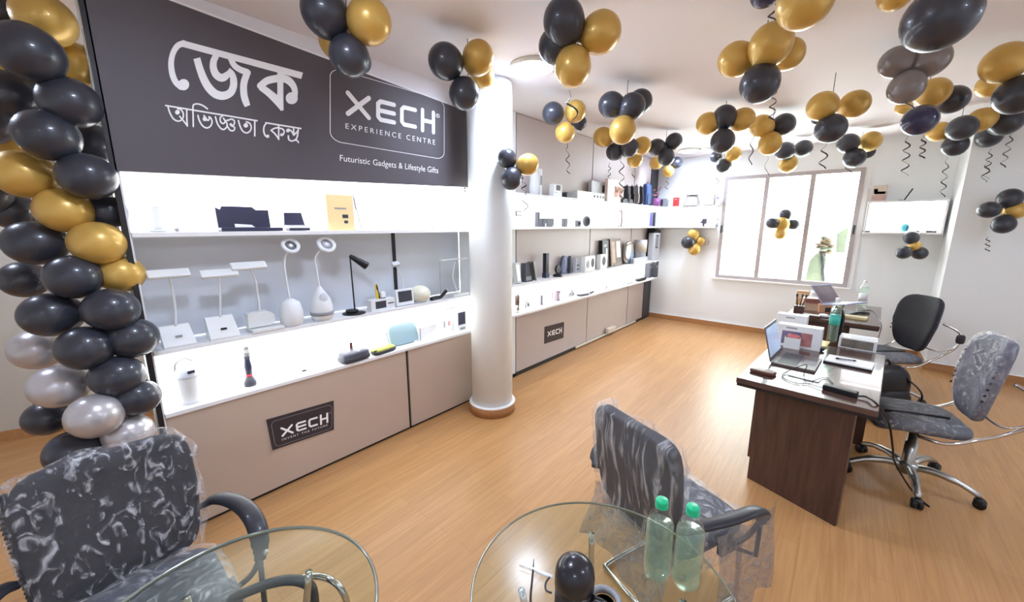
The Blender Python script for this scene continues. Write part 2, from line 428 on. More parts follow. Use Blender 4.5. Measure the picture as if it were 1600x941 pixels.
# ------------------------------------------------------------------ sign and lettering
def plane_pt(x, y, X): p = onx(x, y, X); return Vector((X, p.y, p.z))
LAY = [0]
def strokes(mb, pts, X, m, tr, caps=True, thick=.002):
    """brush strokes: pts = [(x, y, w)] in photo-crop units, tr maps them to the plane of the sign; flat lettering standing proud by its thickness"""
    LAY[0] += 1; thick += .00004 * (LAY[0] % 60)
    P = [Vector((p[0], p[1])) for p in pts]; W = [p[2] for p in pts]
    if len(P) > 2:
        Q = smoothpath([(p.x, p.y, w) for p, w in zip(P, W)], 5)
        P = [Vector((q.x, q.y)) for q in Q]; W = [q.z for q in Q]
    L_, R_ = [], []
    for i, p in enumerate(P):
        d = (P[min(i + 1, len(P) - 1)] - P[max(i - 1, 0)]).normalized(); n = Vector((-d.y, d.x))
        L_.append(p + n * W[i] / 2); R_.append(p - n * W[i] / 2)
    vs = [tr(q.x, q.y, X + thick) for q in L_] + [tr(q.x, q.y, X + thick) for q in R_]
    n = len(P)
    mb.add(vs, [[i, i + 1, n + i + 1, n + i] for i in range(n - 1)], m)
    if caps:
        for i_, (p, w) in enumerate(((P[0], W[0]), (P[-1], W[-1]))): disc(mb, p.x, p.y, w / 2, X, m, tr, thick + .00001 * (i_ + 1))
def disc(mb, x, y, r, X, m, tr, thick=.002):
    vs = [tr(x + r * math.cos(a), y + r * math.sin(a), X + thick) for a in [2 * PI * i / 20 for i in range(20)]]
    mb.add(vs, [list(range(20))], m)
def bil(q, u, v):
    """q = TL, TR, BR, BL"""
    return (q[0] * (1 - u) + q[1] * u) * (1 - v) + (q[3] * (1 - u) + q[2] * u) * v
def text_on(mb, s, q, m, dx=.002, space=1.0):
    cu = bpy.data.curves.new('t', 'FONT'); cu.body = s; cu.space_character = space; cu.resolution_u = 3
    ob = bpy.data.objects.new('t', cu); COL.objects.link(ob)
    bpy.context.view_layer.update()
    me = bpy.data.meshes.new_from_object(ob.evaluated_get(bpy.context.evaluated_depsgraph_get()))
    xs = [v.co.x for v in me.vertices]; yy = [v.co.y for v in me.vertices]
    x0, x1, y0, y1 = min(xs), max(xs), min(yy), max(yy)
    vs = [bil(q, (v.co.x - x0) / (x1 - x0), (y1 - v.co.y) / (y1 - y0)) + Vector((dx, 0, 0)) for v in me.vertices]
    mb.add(vs, [list(p.vertices) for p in me.polygons], m)
    bpy.data.objects.remove(ob); bpy.data.meshes.remove(me); bpy.data.curves.remove(cu)
LOGO = [  # strokes in a 4.6 x 1 box, thickness .2
    [(.1, .08), (1.03, .92)], [(.1, .92), (1.03, .08)],
    [(2.27, .1), (1.6, .1), (1.47, .22), (1.47, .78), (1.6, .9), (2.27, .9)], [(1.47, .5), (2.27, .5)],
    [(3.42, .1), (2.8, .1), (2.68, .22), (2.68, .78), (2.8, .9), (3.42, .9)],
    [(3.84, .0), (3.84, 1.0)], [(4.5, .0), (4.5, 1.0)], [(3.84, .5), (4.5, .5)]]
def logo(mb, q, X, m, th=.2):
    def tr(x, y, XX):
        p = bil(q, x / 4.6, y); return Vector((XX, p.y, p.z))
    for st in LOGO:
        for a, c in zip(st[:-1], st[1:]): strokes(mb, [(a[0], a[1], th), (c[0], c[1], th)], X, m, tr, True)
def rrect(mb, q, X, m, ru, rv, wu, wv, dx=.002):
    pts = []
    for cx, cy, a0 in ((1 - ru, rv, -PI / 2), (1 - ru, 1 - rv, 0), (ru, 1 - rv, PI / 2), (ru, rv, PI)):
        for k in range(9):
            a = a0 + PI / 2 * k / 8; pts.append((cx, cy, math.cos(a), math.sin(a)))
    n = len(pts); vs = []
    for s_ in (0, 1):
        for cx, cy, c, s in pts:
            p = bil(q, cx + c * (ru - s_ * wu), cy + s * (rv - s_ * wv)); vs.append(Vector((X + dx, p.y, p.z)))
    mb.add(vs, [[i, (i + 1) % n, n + (i + 1) % n, n + i] for i in range(n)], m)

XS = -2.735
sign = thing('sign_board', 'big charcoal shop sign with white Bengali and Latin lettering above the left cabinet', 'sign')
b = MB(); poly = [(.235, 2.04), (2.61, 2.13), (2.61, 2.782), (.235, 2.908)]
vs = [(XS, y, z) for y, z in poly] + [(XS - .03, y, z) for y, z in poly]
b.add(vs, [[0, 1, 2, 3], [7, 6, 5, 4], [0, 4, 5, 1], [1, 5, 6, 2], [2, 6, 7, 3], [3, 7, 4, 0]], SIGNG)
b.obj('sign_panel', sign)
b = MB(); vs = [(XS + .001, .235, 2.906), (XS + .001, 2.61, 2.78), (XS + .001, 2.61, 2.79), (XS + .001, .235, 2.918)]
b.add(vs + [(v[0] - .032, v[1], v[2]) for v in vs], [[0, 1, 2, 3], [4, 7, 6, 5], [3, 2, 6, 7], [0, 4, 5, 1]], INK); b.obj('top_edging', sign)
def c4(x, y, X): return plane_pt(250 + x / 6.957, 50 + y / 6.957, X)
def c5(x, y, X): return plane_pt(250 + x / 6.957, 110 + y / 6.957, X)
b = MB()
for st, cap in (
    ([(235, 123, 70), (1545, 476, 72)], False), ([(255, 124, 70), (195, 148, 66), (148, 215, 62), (124, 300, 62), (122, 380, 64), (138, 470, 66), (172, 545, 66), (228, 598, 66)], True),
    ([(400, 285, 76), (430, 390, 78), (475, 510, 84), (530, 605, 88), (605, 675, 90), (690, 693, 90), (765, 660, 84), (798, 590, 80), (798, 510, 74), (780, 445, 56), (752, 395, 14)], False),
    ([(610, 255, 70), (582, 320, 74), (582, 400, 78), (615, 468, 82), (672, 498, 86), (725, 470, 74), (770, 410, 30)], False),
    ([(765, 280, 60), (805, 360, 62), (870, 408, 66), (945, 438, 70), (958, 462, 60)], False),
    ([(950, 440, 74), (918, 530, 76), (908, 600, 76), (914, 690, 76), (932, 755, 74), (952, 806, 62)], False),
    ([(1090, 584, 72), (1170, 528, 80), (1285, 503, 82)], True), ([(1094, 596, 72), (1190, 668, 78), (1270, 745, 84), (1325, 845, 34)], False),
    ([(1308, 430, 66), (1308, 640, 66), (1310, 760, 64), (1327, 855, 34)], False),
    ([(1330, 498, 84), (1400, 530, 80), (1452, 592, 68), (1468, 660, 62), (1460, 715, 62)], True)):
    strokes(b, st, XS, INK, c4, cap)
disc(b, 256, 573, 62, XS, INK, c4, .0045); disc(b, 1432, 720, 66, XS, INK, c4, .0046)
b.obj('lettering', sign, props={'label': 'large bold white Bengali word'})
b = MB(); w = 20
for st in ([(62, 382), (1055, 548)], [(88, 400), (105, 455), (140, 520), (185, 550), (225, 545), (252, 510), (250, 460), (225, 425), (192, 415)],
           [(290, 425), (292, 530), (297, 605)], [(215, 500), (252, 545), (293, 595)], [(362, 610), (360, 500), (358, 405), (368, 372), (415, 365), (470, 385), (515, 418)],
           [(412, 490), (430, 550), (465, 605), (510, 626), (550, 605), (566, 560), (552, 518), (532, 505)], [(478, 492), (520, 545), (540, 515)],
           [(602, 505), (625, 580), (660, 630), (695, 642), (725, 615), (728, 578), (705, 545), (690, 520)], [(685, 490), (655, 515), (660, 560), (690, 578), (715, 550), (735, 540)],
           [(738, 545), (775, 530), (808, 550), (803, 590), (775, 602)], [(775, 602), (812, 622), (798, 655), (762, 650), (735, 612)],
           [(852, 545), (870, 605), (900, 660), (945, 680), (985, 650), (990, 605), (970, 572), (938, 560)], [(1030, 552), (1030, 712)],
           [(1150, 570), (1530, 632)], [(1158, 572), (1132, 610), (1128, 665), (1145, 710), (1165, 722)],
           [(1290, 595), (1290, 750)], [(1285, 622), (1240, 632), (1208, 652)], [(1208, 652), (1250, 690), (1290, 745)], [(1300, 628), (1335, 640), (1350, 668), (1338, 700)],
           [(1395, 640), (1428, 660), (1455, 705)], [(1452, 620), (1455, 705)], [(1455, 705), (1490, 668), (1502, 645)],
           [(1395, 712), (1400, 750), (1430, 768), (1470, 755), (1492, 720), (1502, 650)], [(1475, 758), (1492, 765), (1506, 785)]):
    strokes(b, [(x, y, 17) for x, y in st], XS, INK, c5)
for x, y, r in ((190, 455, 26), (488, 528, 25), (770, 588, 15), (933, 598, 25), (1170, 716, 19), (1322, 700, 17), (1390, 655, 20)): disc(b, x, y, r, XS, INK, c5, .0046)
b.obj('lettering', sign, props={'label': 'thin white Bengali line of two words'})
def q6(*pts): return [plane_pt(510 + x / 4.952, 100 + y / 4.952, XS) for x, y in pts]
b = MB(); logo(b, q6((147, 205), (838, 380), (838, 533), (147, 396)), XS, INK)
q = q6((846, 382), (876, 388), (876, 420), (846, 414)); rrect(b, q, XS, INK, .5, .5, .12, .12)
text_on(b, 'R', [bil(q, .3, .22), bil(q, .72, .22), bil(q, .72, .78), bil(q, .3, .78)], INK)
b.obj('logo', sign)
b = MB(); text_on(b, 'EXPERIENCE CENTRE', q6((147, 458), (840, 588), (840, 627), (147, 499)), INK, space=1.45); b.obj('lettering', sign, props={'label': 'white EXPERIENCE CENTRE line'})
b = MB(); text_on(b, 'Futuristic Gadgets & Lifestyle Gifts', q6((103, 703), (864, 802), (864, 860), (103, 765)), INK); b.obj('lettering', sign, props={'label': 'white Futuristic Gadgets & Lifestyle Gifts line'})
b = MB(); rrect(b, q6((25, 20), (912, 284), (912, 742), (25, 596)), XS, INK, .085, .13, .005, .009); b.obj('logo_outline', sign)

def plaque(label, quad, X, full):
    t = thing('plaque', label, 'plaque')
    q = [plane_pt(x, y, X + .006) for x, y in quad]
    b = MB(); b.add(q + [p - Vector((.006, 0, 0)) for p in q], [[0, 1, 2, 3], [7, 6, 5, 4], [0, 4, 5, 1], [1, 5, 6, 2], [2, 6, 7, 3], [3, 7, 4, 0]], PLAQ); b.obj('plate', t)
    b = MB()
    sub = (lambda u0, v0, u1, v1: [bil(q, u0, v0), bil(q, u1, v0), bil(q, u1, v1), bil(q, u0, v1)])
    if full:
        logo(b, sub(.155, .36, .9, .66), X + .006, INK); b.obj('logo', t)
        b = MB(); text_on(b, 'INVENT THE FUTURE', sub(.155, .73, .885, .79), INK, space=1.5); b.obj('lettering', t)
        b = MB(); rrect(b, sub(.045, .09, .965, .93), X + .006, GREYP, .07, .16, .006, .014); b.obj('plaque_outline', t)
        b = MB(); rrect(b, sub(.915, .33, .945, .40), X + .006, GREYP, .5, .5, .14, .14); b.obj('registered_mark', t)
    else:
        logo(b, sub(.13, .32, .88, .62), X + .006, INK, .22); b.obj('logo', t)
plaque('XECH plaque with tagline on the taupe base of the left cabinet', [(416.5, 656.5), (521.5, 626.5), (521.8, 671.5), (426, 704)], XF, True)
plaque('smaller XECH plaque on the far wall panel right of the column', [(851.5, 511), (881.5, 503.2), (880.5, 528), (851, 537.5)], XL, False)

# ------------------------------------------------------------------ far shelves
XFF = -2.645
def wall_shelf(name, label, x0, x1, y0, y1, z, lit=None, zb=None, wall='L'):
    t = thing(name, label, 'shelf')
    MB().box(((x0 + x1) / 2, (y0 + y1) / 2, z - .013), (x1 - x0, y1 - y0, .026), WHITE, bev=.002).obj('board', t)
    if lit:
        if wall == 'L': MB().box((x0 + .008, (y0 + y1) / 2, z - .026 - lit / 2), (.012, y1 - y0 - .02, lit), LITPANEL).obj('light_panel', t)
        else: MB().box(((x0 + x1) / 2, y1 - .008, z - .026 - lit / 2), (x1 - x0 - .02, .012, lit), LITPANEL).obj('light_panel', t)
        if wall == 'L': MB().box((x1 - .04, (y0 + y1) / 2, z - .03), (.012, y1 - y0 - .1, .008), STRIP).obj('light_strip', t)
        else: MB().box(((x0 + x1) / 2, y0 + .04, z - .03), (x1 - x0 - .1, .012, .008), STRIP).obj('light_strip', t)
    return t
ZT, ZA, ZM, ZL = 2.115, 1.765, 1.155, .825
YE = YB - .002
wall_shelf('wall_shelf', 'topmost long white shelf on the far left wall, lit below', XL + .002, XFF, 2.8, YE, ZT, ZT - ZA - .03)
wall_shelf('wall_shelf', 'second long white shelf from the top on the far left wall', XL + .002, XFF, 2.8, YE, ZA)
wall_shelf('wall_shelf', 'third long white shelf from the top on the far left wall, lit below', XL + .002, XFF, 2.8, 7.3, ZM, ZM - ZL - .03)
wall_shelf('wall_shelf', 'lowest long white shelf on the far left wall, above the small plaque', XL + .002, XFF, 2.8, 7.3, ZL)
wall_shelf('wall_shelf', 'upper short white shelf left of the window holding the cone lamp', XFF + .004, -1.765, YB - .2, YE, ZT, ZT - ZA - .03, wall='B')
wall_shelf('wall_shelf', 'lower short white shelf left of the window', XFF + .004, -1.765, YB - .2, YE, ZA, wall='B')
box = thing('light_box', 'bright white lit open shelf box right of the window', 'shelf')
bx0, bx1, bz0, bz1, by0 = .135, .885, 1.69, 2.105, YB - .2
MB().box(((bx0 + bx1) / 2, (by0 + YE) / 2, bz0 - .012), (bx1 - bx0, YE - by0, .024), WHITE, bev=.002).obj('bottom_board', box)
MB().box(((bx0 + bx1) / 2, (by0 + YE) / 2, bz1 - .012), (bx1 - bx0, YE - by0, .024), WHITE, bev=.002).obj('top_board', box)
for x in (bx0 + .01, bx1 - .01): MB().box((x, (by0 + YE) / 2, (bz0 + bz1 - .024) / 2), (.02, YE - by0, bz1 - bz0 - .026), WHITE).obj('side_board', box)
MB().box(((bx0 + bx1) / 2, YE - .008, (bz0 + bz1 - .024) / 2), (bx1 - bx0 - .045, .012, bz1 - bz0 - .03), LITPANEL).obj('light_panel', box)
MB().box(((bx0 + bx1) / 2, by0 + .04, bz1 - .03), (bx1 - bx0 - .1, .012, .008), STRIP).obj('light_strip', box)
# power strip and trunking on the floor by the far wall
PSM = mat('cream_plastic', (224, 214, 200), .4, var=.01)
o = thing('power_strip', 'cream power extension box on the far wall trunking near the floor', 'power strip', (XL + .045, 5.75, .05), PI / 2)
MB().box((0, 0, .045), (.26, .06, .085), PSM, bev=.012).obj('case', o)
b = MB()
for k in (-.08, 0, .08):
    for d in (-.011, .011): b.cyl((k + d, -.031, .05), .005, .004, SEAM, R=RX(PI / 2), n=8)
b.obj('socket', o)
tag(MB().box((XL + .02, 5.75, .035), (.02, 2.1, .03), PSM, bev=.006).obj('cable_trunking'), 'white cable trunking strip along the foot of the far left wall', 'trunking')
# ------------------------------------------------------------------ things on the shelves
def spot(bb, zs, wall='L', lo=None, hi=None):
    """where a shelf thing stands: its outline in the photo sighted onto the shelf top; returns location, turn, width, height"""
    x0, y0, x1, y1 = bb; xm = (x0 + x1) / 2
    if lo is None: lo, hi = {'L': (XB + .055, XF - .045), 'F': (XL + .085, XFF - .045), 'B': (YB - .14, YB - .1)}[wall]
    far = abs(zs - CAM_H) > .2
    if wall in 'LF':
        X = min(hi, max(lo, onz(xm, y1, zs).x)) if far else (lo + hi) / 2
        a, c, t, bt = onx(x0, y1, X), onx(x1, y1, X), onx(xm, y0, X), onx(xm, y1, X)
        ym_ = (a.y + c.y) / 2; ph = math.atan2(-X, ym_); S_ = (c.y - a.y) * math.sin(ph)   # seen width; part of it is the side of the thing
        w_ = max(.85 * S_, (S_ - .06 * math.cos(ph)) / math.sin(ph)) if wall == 'F' else c.y - a.y
        return Vector((X, ym_, zs)), PI / 2, w_, t.z - bt.z
    Y = (lo + hi) / 2
    a, c, t, bt = ony(x0, y1, Y), ony(x1, y1, Y), ony(xm, y0, Y), ony(xm, y1, Y)
    return Vector(((a.x + c.x) / 2, Y, zs)), 0.0, c.x - a.x, t.z - bt.z
def item(name, label, cat, bb, zs, wall='L', group=None, turn=0.0, lo=None, hi=None):
    loc, rz, w, h = spot(bb, zs, wall, lo, hi)
    t = thing(name, label, cat, loc, rz + turn, group)
    return t, w, h
def carton(name, label, cat, bb, zs, wall, m, d=.06, prints=(), turn=0.0, tilt=0.0, group=None, ws=1.0, lo=None, hi=None):
    """box with printed panels: prints = (part name, x0, z0, x1, z1 as shares of the front, material)"""
    t, w, h = item(name, label, cat, bb, zs, wall, group, turn, lo, hi); w *= ws
    h = max(h, .01)
    M = T(0, 0, math.sin(abs(tilt)) * d / 2) @ RX(-tilt)
    MB().box((0, 0, h / 2), (w, d, h), m, M, bev=.003).obj('case', t)
    for nm, u0, v0, u1, v1, pm in prints:
        MB().box(((u0 + u1 - 1) * w / 2, -d / 2 - .0006, (v0 + v1) * h / 2), ((u1 - u0) * w, .0014, (v1 - v0) * h), pm, M).obj(nm, t)
    return t, w, h

# -- left cabinet, top row
t, w, h = item('cup', 'white tapered cup on a round saucer at the left end of the top lit shelf', 'cup', (230, 322, 268, 362), S1)
MB().lathe([(.0, .012), (w * .26, .012), (w * .42, h), (w * .40, h), (w * .25, .02), (0, .02)], PLASTIC).obj('body', t)
MB().lathe([(0, 0), (w * .4, 0), (w * .52, .01), (w * .5, .013), (0, .011)], PLASTIC).obj('saucer', t)
tag(MB().ball((0, 0, .012), .012, GREYP).obj('knob_button', loc=Vector((-2.86, onx(275, 350, -2.86).y, S1))), 'tiny grey button shaped thing between white cup and navy organizer', 'button')
t, w, h = item('desk_organizer', 'navy folded desk organizer standing behind a flat tray on the top lit shelf', 'organizer', (341, 313, 423, 352), S1)
b = MB(); b.prism([(-w / 2, 0), (w / 2, 0), (w / 2, h * .88), (w * .25, h * .88), (w * .18, h), (-w * .38, h), (-w * .42, h * .86), (-w / 2, h * .95)], .0, .02, NAVY, RX(-.12)); b.obj('back_board', t)
MB().box((.02, -.035, .012), (w * 1.18, .09, .022), NAVY, bev=.006).obj('tray', t)
b = MB(); b.prism([(-w * .2, h * .16), (w * .18, h * .16), (w * .12, h * .26), (-w * .2, h * .3)], -.004, -.001, INK, RX(-.12)); b.obj('paper_label', t, props={'label': 'white paper label'})
t, w, h = item('phone_stand', 'small navy phone stand right of the desk organizer', 'phone stand', (446, 330, 478, 359), S1)
b = MB(); b.prism([(-w / 2, h * .3), (w / 2, h * .3), (w * .42, h), (-w * .42, h)], .0, .012, NAVY, RX(-.2)); b.obj('back_rest', t)
MB().box((.003, -.03, .011), (w, .075, .02), NAVY, bev=.004).obj('base', t)
MB().box((0, -.012, h * .26), (w * .98, .03, .012), INK).obj('rim', t)
GOLDC = mat('cream_gold_card', (242, 214, 158), .5, var=.03)
t, w, h = carton('gift_box', 'cream gold gift box with tiny print on the top lit shelf', 'box', (511, 304, 556, 359), S1, 'L', GOLDC, .05,
                 [('print', .25, .6, .65, .64, GREYP), ('print', .5, .35, .7, .45, CHAR), ('print', .55, .2, .68, .28, CHAR), ('cover_strip', .9, .02, .985, .98, INK)], tilt=.0)
p, q = onx(551, 305, -2.83), onx(564, 359, -2.83)
tag(MB().tube([(-2.83, p.y, p.z), (-2.815, q.y, S1 + .003)], .0035, BLACK).obj('thin_rod'), 'thin black rod leaning on the gift box', 'rod')
tag(MB().sup((0, 0, .022), (.02, .012, .022), mat('pale_blue_plastic', (186, 202, 214), .3), None, .7, .7).obj('earbud_case', loc=Vector((-2.86, onx(675, 347, -2.86).y, S1)), rz=PI / 2), 'small pale blue earbud case alone on the top lit shelf', 'earbud case')

# -- left cabinet, grey middle row: desk lamps
LAMPW = mat('lamp_white', (226, 228, 226), .35, var=.01)
def panel_lamp(label, base_bb, head_bb, kind, name='desk_lamp'):
    t, w, h = item(name, label, 'desk lamp', base_bb, S2)
    X = t.location.x
    hl, hr = onx(head_bb[0], (head_bb[1] + head_bb[3]) / 2, X + .03), onx(head_bb[2], (head_bb[1] + head_bb[3]) / 2, X + .03)
    hy, hz, hw = (hl.y + hr.y) / 2 - t.location.y, (hl.z + hr.z) / 2 - S2, abs(hr.y - hl.y)
    if kind == 'wedge':
        b = MB(); b.add([(-w / 2, -.055, 0), (w / 2, -.055, 0), (w / 2, -.055, .012), (-w / 2, -.055, .012), (-w / 2, .02, h * .95), (w / 2 - .012, .02, h * .95), (w / 2 - .012, .05, h * .95), (-w / 2, .05, h * .95), (-w / 2, .05, 0), (w / 2, .05, 0)],
                        [[0, 1, 2, 3], [3, 2, 5, 4], [4, 5, 6, 7], [7, 6, 9, 8], [0, 8, 9, 1], [0, 3, 4, 7, 8], [1, 9, 6, 5, 2]], LAMPW); b.obj('base', t)
        MB().box((0, -.03, .06), (.03, .004, .012), BLACK if 'black label' in label else GREYP, R=RX(-.95)).obj('switch', t)
        zb = h * .9
    else:
        b = MB(); b.prism([(-w * .5, .03), (w * .3, .03), (w * .42, .05), (w * .42, h * .8), (w * .2, h), (-w * .5, h * .95)], -.02, .045, LAMPW); b.obj('pen_pot', t)
        MB().box((.015, -.02, .012), (w * 1.1, .1, .024), LAMPW, bev=.006).obj('base', t); zb = h * .9
    MB().tube(smoothpath([(0, .02, zb), (.012 if kind == 'wedge' else 0, .022, zb + (hz - zb) * .35), (hy * .4 + .012, .02, zb + (hz - zb) * .7), (hy, .0, hz - .005)]), .0055, LAMPW).obj('gooseneck', t)
    MB().box((hy, -.03, hz), (hw, .055, .022), LAMPW, R=RX(.75) @ RZ(0), bev=.008).obj('lamp_head', t)
    return t
panel_lamp('leftmost white gooseneck lamp with rectangular head and wedge base', (254, 508, 306, 541), (228, 418, 297, 438), 'wedge')
panel_lamp('white gooseneck lamp with rectangular head and black label on its wedge base', (326, 494, 373, 529), (312, 418, 372, 437), 'wedge')
panel_lamp('white gooseneck lamp with pen pot base, third desk lamp from the left', (388, 486, 434, 516), (360, 406, 416, 425), 'pot')
def ring_lamp(label, base_bb, head_bb, kind):
    t, w, h = item('ring_lamp', label, 'desk lamp', base_bb, S2)
    X = t.location.x; hc = onx((head_bb[0] + head_bb[2]) / 2, (head_bb[1] + head_bb[3]) / 2, X + .03)
    hy, hz = hc.y - t.location.y, hc.z - S2; r = .5 * abs(onx(head_bb[2], 380, X).y - onx(head_bb[0], 380, X).y) * .95
    if kind == 0: MB().lathe([(0, 0), (w * .42, 0), (w * .5, h * .1), (w * .5, h * .5), (w * .4, h * .85), (w * .12, h), (0, h)], PLASTIC).obj('base', t)
    else:
        MB().lathe([(0, 0), (w * .36, 0), (w * .48, h * .12), (w * .5, h * .4), (w * .42, h * .62), (w * .06, h), (0, h)], PLASTIC).obj('base', t)
        MB().lathe([(w * .505, h * .17), (w * .52, h * .2), (w * .52, h * .24), (w * .505, h * .27)], GREYP).obj('ring_trim', t)
        MB().sup((0, -w * .3, h * .62), (w * .2, .02, h * .2), GREYPANEL, None, 1, 1).obj('cut_out', t)
        MB().ball((.0, -w * .44, h * .5), .006, INK).obj('switch', t)
    MB().tube(smoothpath([(0, 0, h * .95), (-.004, .008, h + (hz - h) * .35), (-.002, .012, h + (hz - h) * .7), (hy, 0, hz - .01)]), .0055, PLASTIC).obj('gooseneck', t)
    R = T(hy, -.02, hz) @ RX(1.0)
    MB().lathe([(r * .62, -.008), (r, -.008), (r, .008), (r * .62, .008), (r * .62, -.008)], PLASTIC, R, 32).obj('lamp_head', t)
    MB().lathe([(r * .60, 0), (0, .003)], GREYP if kind == 0 else GREYPANEL, R, 32).lathe([(r * .2, -.006), (r * .2, .006), (0, .006)], INK, R, 20).obj('light_disc', t)
ring_lamp('white ring head desk lamp with a rounded cup base', (439, 466, 475, 508), (440, 374, 470, 394), 0)
ring_lamp('white ring head desk lamp with a teardrop base', (487, 447, 521, 500), (496, 372, 526, 392), 1)
t, w, h = item('desk_lamp', 'black desk lamp with conical head among the white lamps', 'desk lamp', (537, 476, 569, 490), S2)
X = t.location.x; P1 = onx(546, 401, X); hp = onx(571, 414, X + .03)
py, pz = P1.y - t.location.y, P1.z - S2
MB().lathe([(0, 0), (w * .52, 0), (w * .52, .006), (w * .3, .012), (0, .012)], BLACK, None, 32).obj('base', t)
MB().lathe([(0, .012), (w * .28, .012), (w * .28, .03), (0, .032)], BLACK, T(-.01, .01, 0), 28).obj('charging_puck', t)
MB().tube([(.008, 0, .01), (py + .004, 0, pz - .01), (py + .006, 0, pz), (py + .02, 0, pz + .004)], .0055, BLACK).obj('pole', t)
d = Vector((hp.y - P1.y, -.03, hp.z - P1.z - .01)); M = T(py + .01, 0, pz) @ d.to_track_quat('Z', 'Y').to_matrix().to_4x4(); l = d.length
b = MB(); b.lathe([(0, -.012), (.013, -.008), (.016, 0), (.03, l * .9), (.031, l), (.026, l), (.024, l * .9), (0, l * .88)], BLACK, M); b.obj('lamp_head', t)
MB().lathe([(.024, l * .93), (0, l * .93)], GREYP, M).obj('lens', t)
# clock with pencils
t, w, h = carton('clock_pen_holder', 'white digital clock pen holder with a dark screen', 'clock', (577, 467, 614, 484), S2, 'L', PLASTIC, .07,
                 [('screen', .18, .2, .62, .85, CHAR), ('buttons', .7, .5, .95, .6, CHAR)])
PENY = mat('pencil_yellow', (220, 190, 60), .5); o = t
for k, (x, mm, lean) in enumerate(((-.026, PENY, -.06), (-.014, PENY, -.02), (-.004, BLACK, -.16))):
    M = Matrix.LocRotScale(t.location, t.rotation_euler, None) @ T(x, .012, h + .001) @ RY(lean)
    p = MB().lathe([(0, 0), (.0065, 0), (.0065, .10), (.001, .12), (0, .12)], mm, M, 6, False).obj('pencil')
    tag(p, ['left yellow pencil in the clock pen holder', 'right yellow pencil in the clock pen holder', 'leaning black pencil in the clock pen holder'][k], 'pencil', 'pencils in the clock pen holder')
M = Matrix.LocRotScale(t.location, t.rotation_euler, None)
tag(MB().box((.022, .008, h + .029), (.04, .04, .045), PLASTIC, M, bev=.005).box((.022, .008, h + .003), (.036, .036, .005), CHAR, M).obj('charger_cube'), 'small white charger cube on top of the clock pen holder', 'charger')
# clock lamp
t, w, h = carton('clock_lamp', 'white lamp with slanted dark clock screen in its base', 'desk lamp', (618, 453, 645, 478), S2, 'L', PLASTIC, .05, [('screen', .12, .22, .9, .88, CHAR)], tilt=.1)
X = t.location.x; hp = onx(619, 413, X + .02); hy, hz = hp.y - t.location.y, hp.z - S2
MB().tube(smoothpath([(.01, .015, h * .9), (.0, .015, (h + hz) / 2), (hy, 0, hz)]), .0045, PLASTIC).obj('gooseneck', t)
MB().box((hy, -.01, hz), (.065, .045, .028), GREYPANEL, R=RX(.6) @ RY(-.15), bev=.01).obj('lamp_head', t)
t, w, h = item('globe_lamp', 'cream round globe lamp between clock lamp and black folded gadget', 'lamp', (643, 446, 670, 472), S2)
MB().ball((0, 0, h * .5), (w * .5, w * .5, h * .5), mat('cream_globe', (232, 230, 208), .4, var=.01), n=28).obj('globe', t)
MB().lathe([(0, 0), (w * .3, 0), (w * .33, .006), (0, .012)], PLASTIC).obj('base', t)
t, w, h = item('neck_massager', 'black folded gadget lying beside the cream globe lamp', 'gadget', (671, 453, 697, 468), S2)
MB().tube(smoothpath([(-w * .5, -.02, .018), (-w * .1, .0, .016), (w * .2, .0, .02), (w * .5, -.01, h * .8)]), [.014, .018, .018, .018, .018, .018, .017, .017, .016, .016, .016, .016, .016, .016, .016, .016, .016, .016, .016][:19], BLACK, n=10).obj('body', t)
MB().ball((w * .5, -.012, h * .85), .014, SILVER).obj('tip', t)
t, w, h = item('folding_lamp', 'white curved folding lamp with thin flat head at the right end', 'desk lamp', (700, 450, 731, 465), S2)
X = t.location.x; e0, e1 = onx(688, 407, X), onx(729, 407, X); m0 = onx(709, 418, X); k0 = onx(708, 436, X)
L_ = lambda p: (p.y - t.location.y, 0, p.z - S2)
MB().box((.015, 0, .012), (w * .8, .075, .024), PLASTIC, bev=.006).obj('base', t)
MB().tube(smoothpath([(0, 0, .02), L_(k0), L_(m0), (L_(m0)[0] + .015, 0, L_(e1)[2] - .005)]), .0055, PLASTIC).obj('arm', t)
MB().box(((L_(e0)[0] + L_(e1)[0]) / 2, 0, L_(e0)[2]), (L_(e1)[0] - L_(e0)[0], .04, .011), PLASTIC, bev=.004).obj('lamp_head', t)
MB().tube(smoothpath([(L_(e0)[0] - .0, .01, .0), (L_(e0)[0], .01, L_(e0)[2] - .03), (L_(e0)[0] + .02, .01, L_(e0)[2] - .002)]), .002, GREYP).obj('support_wire', t)

# -- left cabinet, bottom lit row
t, w, h = item('kettle', 'white jar shaped kettle with grey lid, left end of the bottom lit shelf', 'kettle', (278, 558, 320, 628), S3)
r = min(w * .5, .085)
MB().lathe([(0, 0), (r * .8, 0), (r * .84, h * .1), (r * .95, h * .14), (r * .98, h * .6), (r, h * .62), (r * .96, h * .64)], PLASTIC, None, 32).obj('body', t)
MB().lathe([(r * 1.04, h * .60), (r * 1.06, h * .63), (r * .95, h * .68), (r * .85, h * .78), (r * .5, h * .86), (0, h * .87)], GREYPANEL, None, 32).obj('lid', t)
MB().tube(smoothpath([(-r * .85, 0, h * .68), (-r * .7, 0, h * .92), (0, 0, h), (r * .55, 0, h * .92)]), .006, GREYP).obj('handle', t)
MB().box((r * .2, -r * .93, h * .73), (r * .55, .006, h * .06), NAVY, R=RY(-.05)).obj('display', t)
t, w, h = item('shaver', 'dark blue grooming shaver with red band standing on the bottom lit shelf', 'shaver', (381, 536, 402, 602), S3)
MB().lathe([(0, 0), (.034, 0), (.036, h * .08), (.018, h * .22)], CHAR).obj('stand', t)
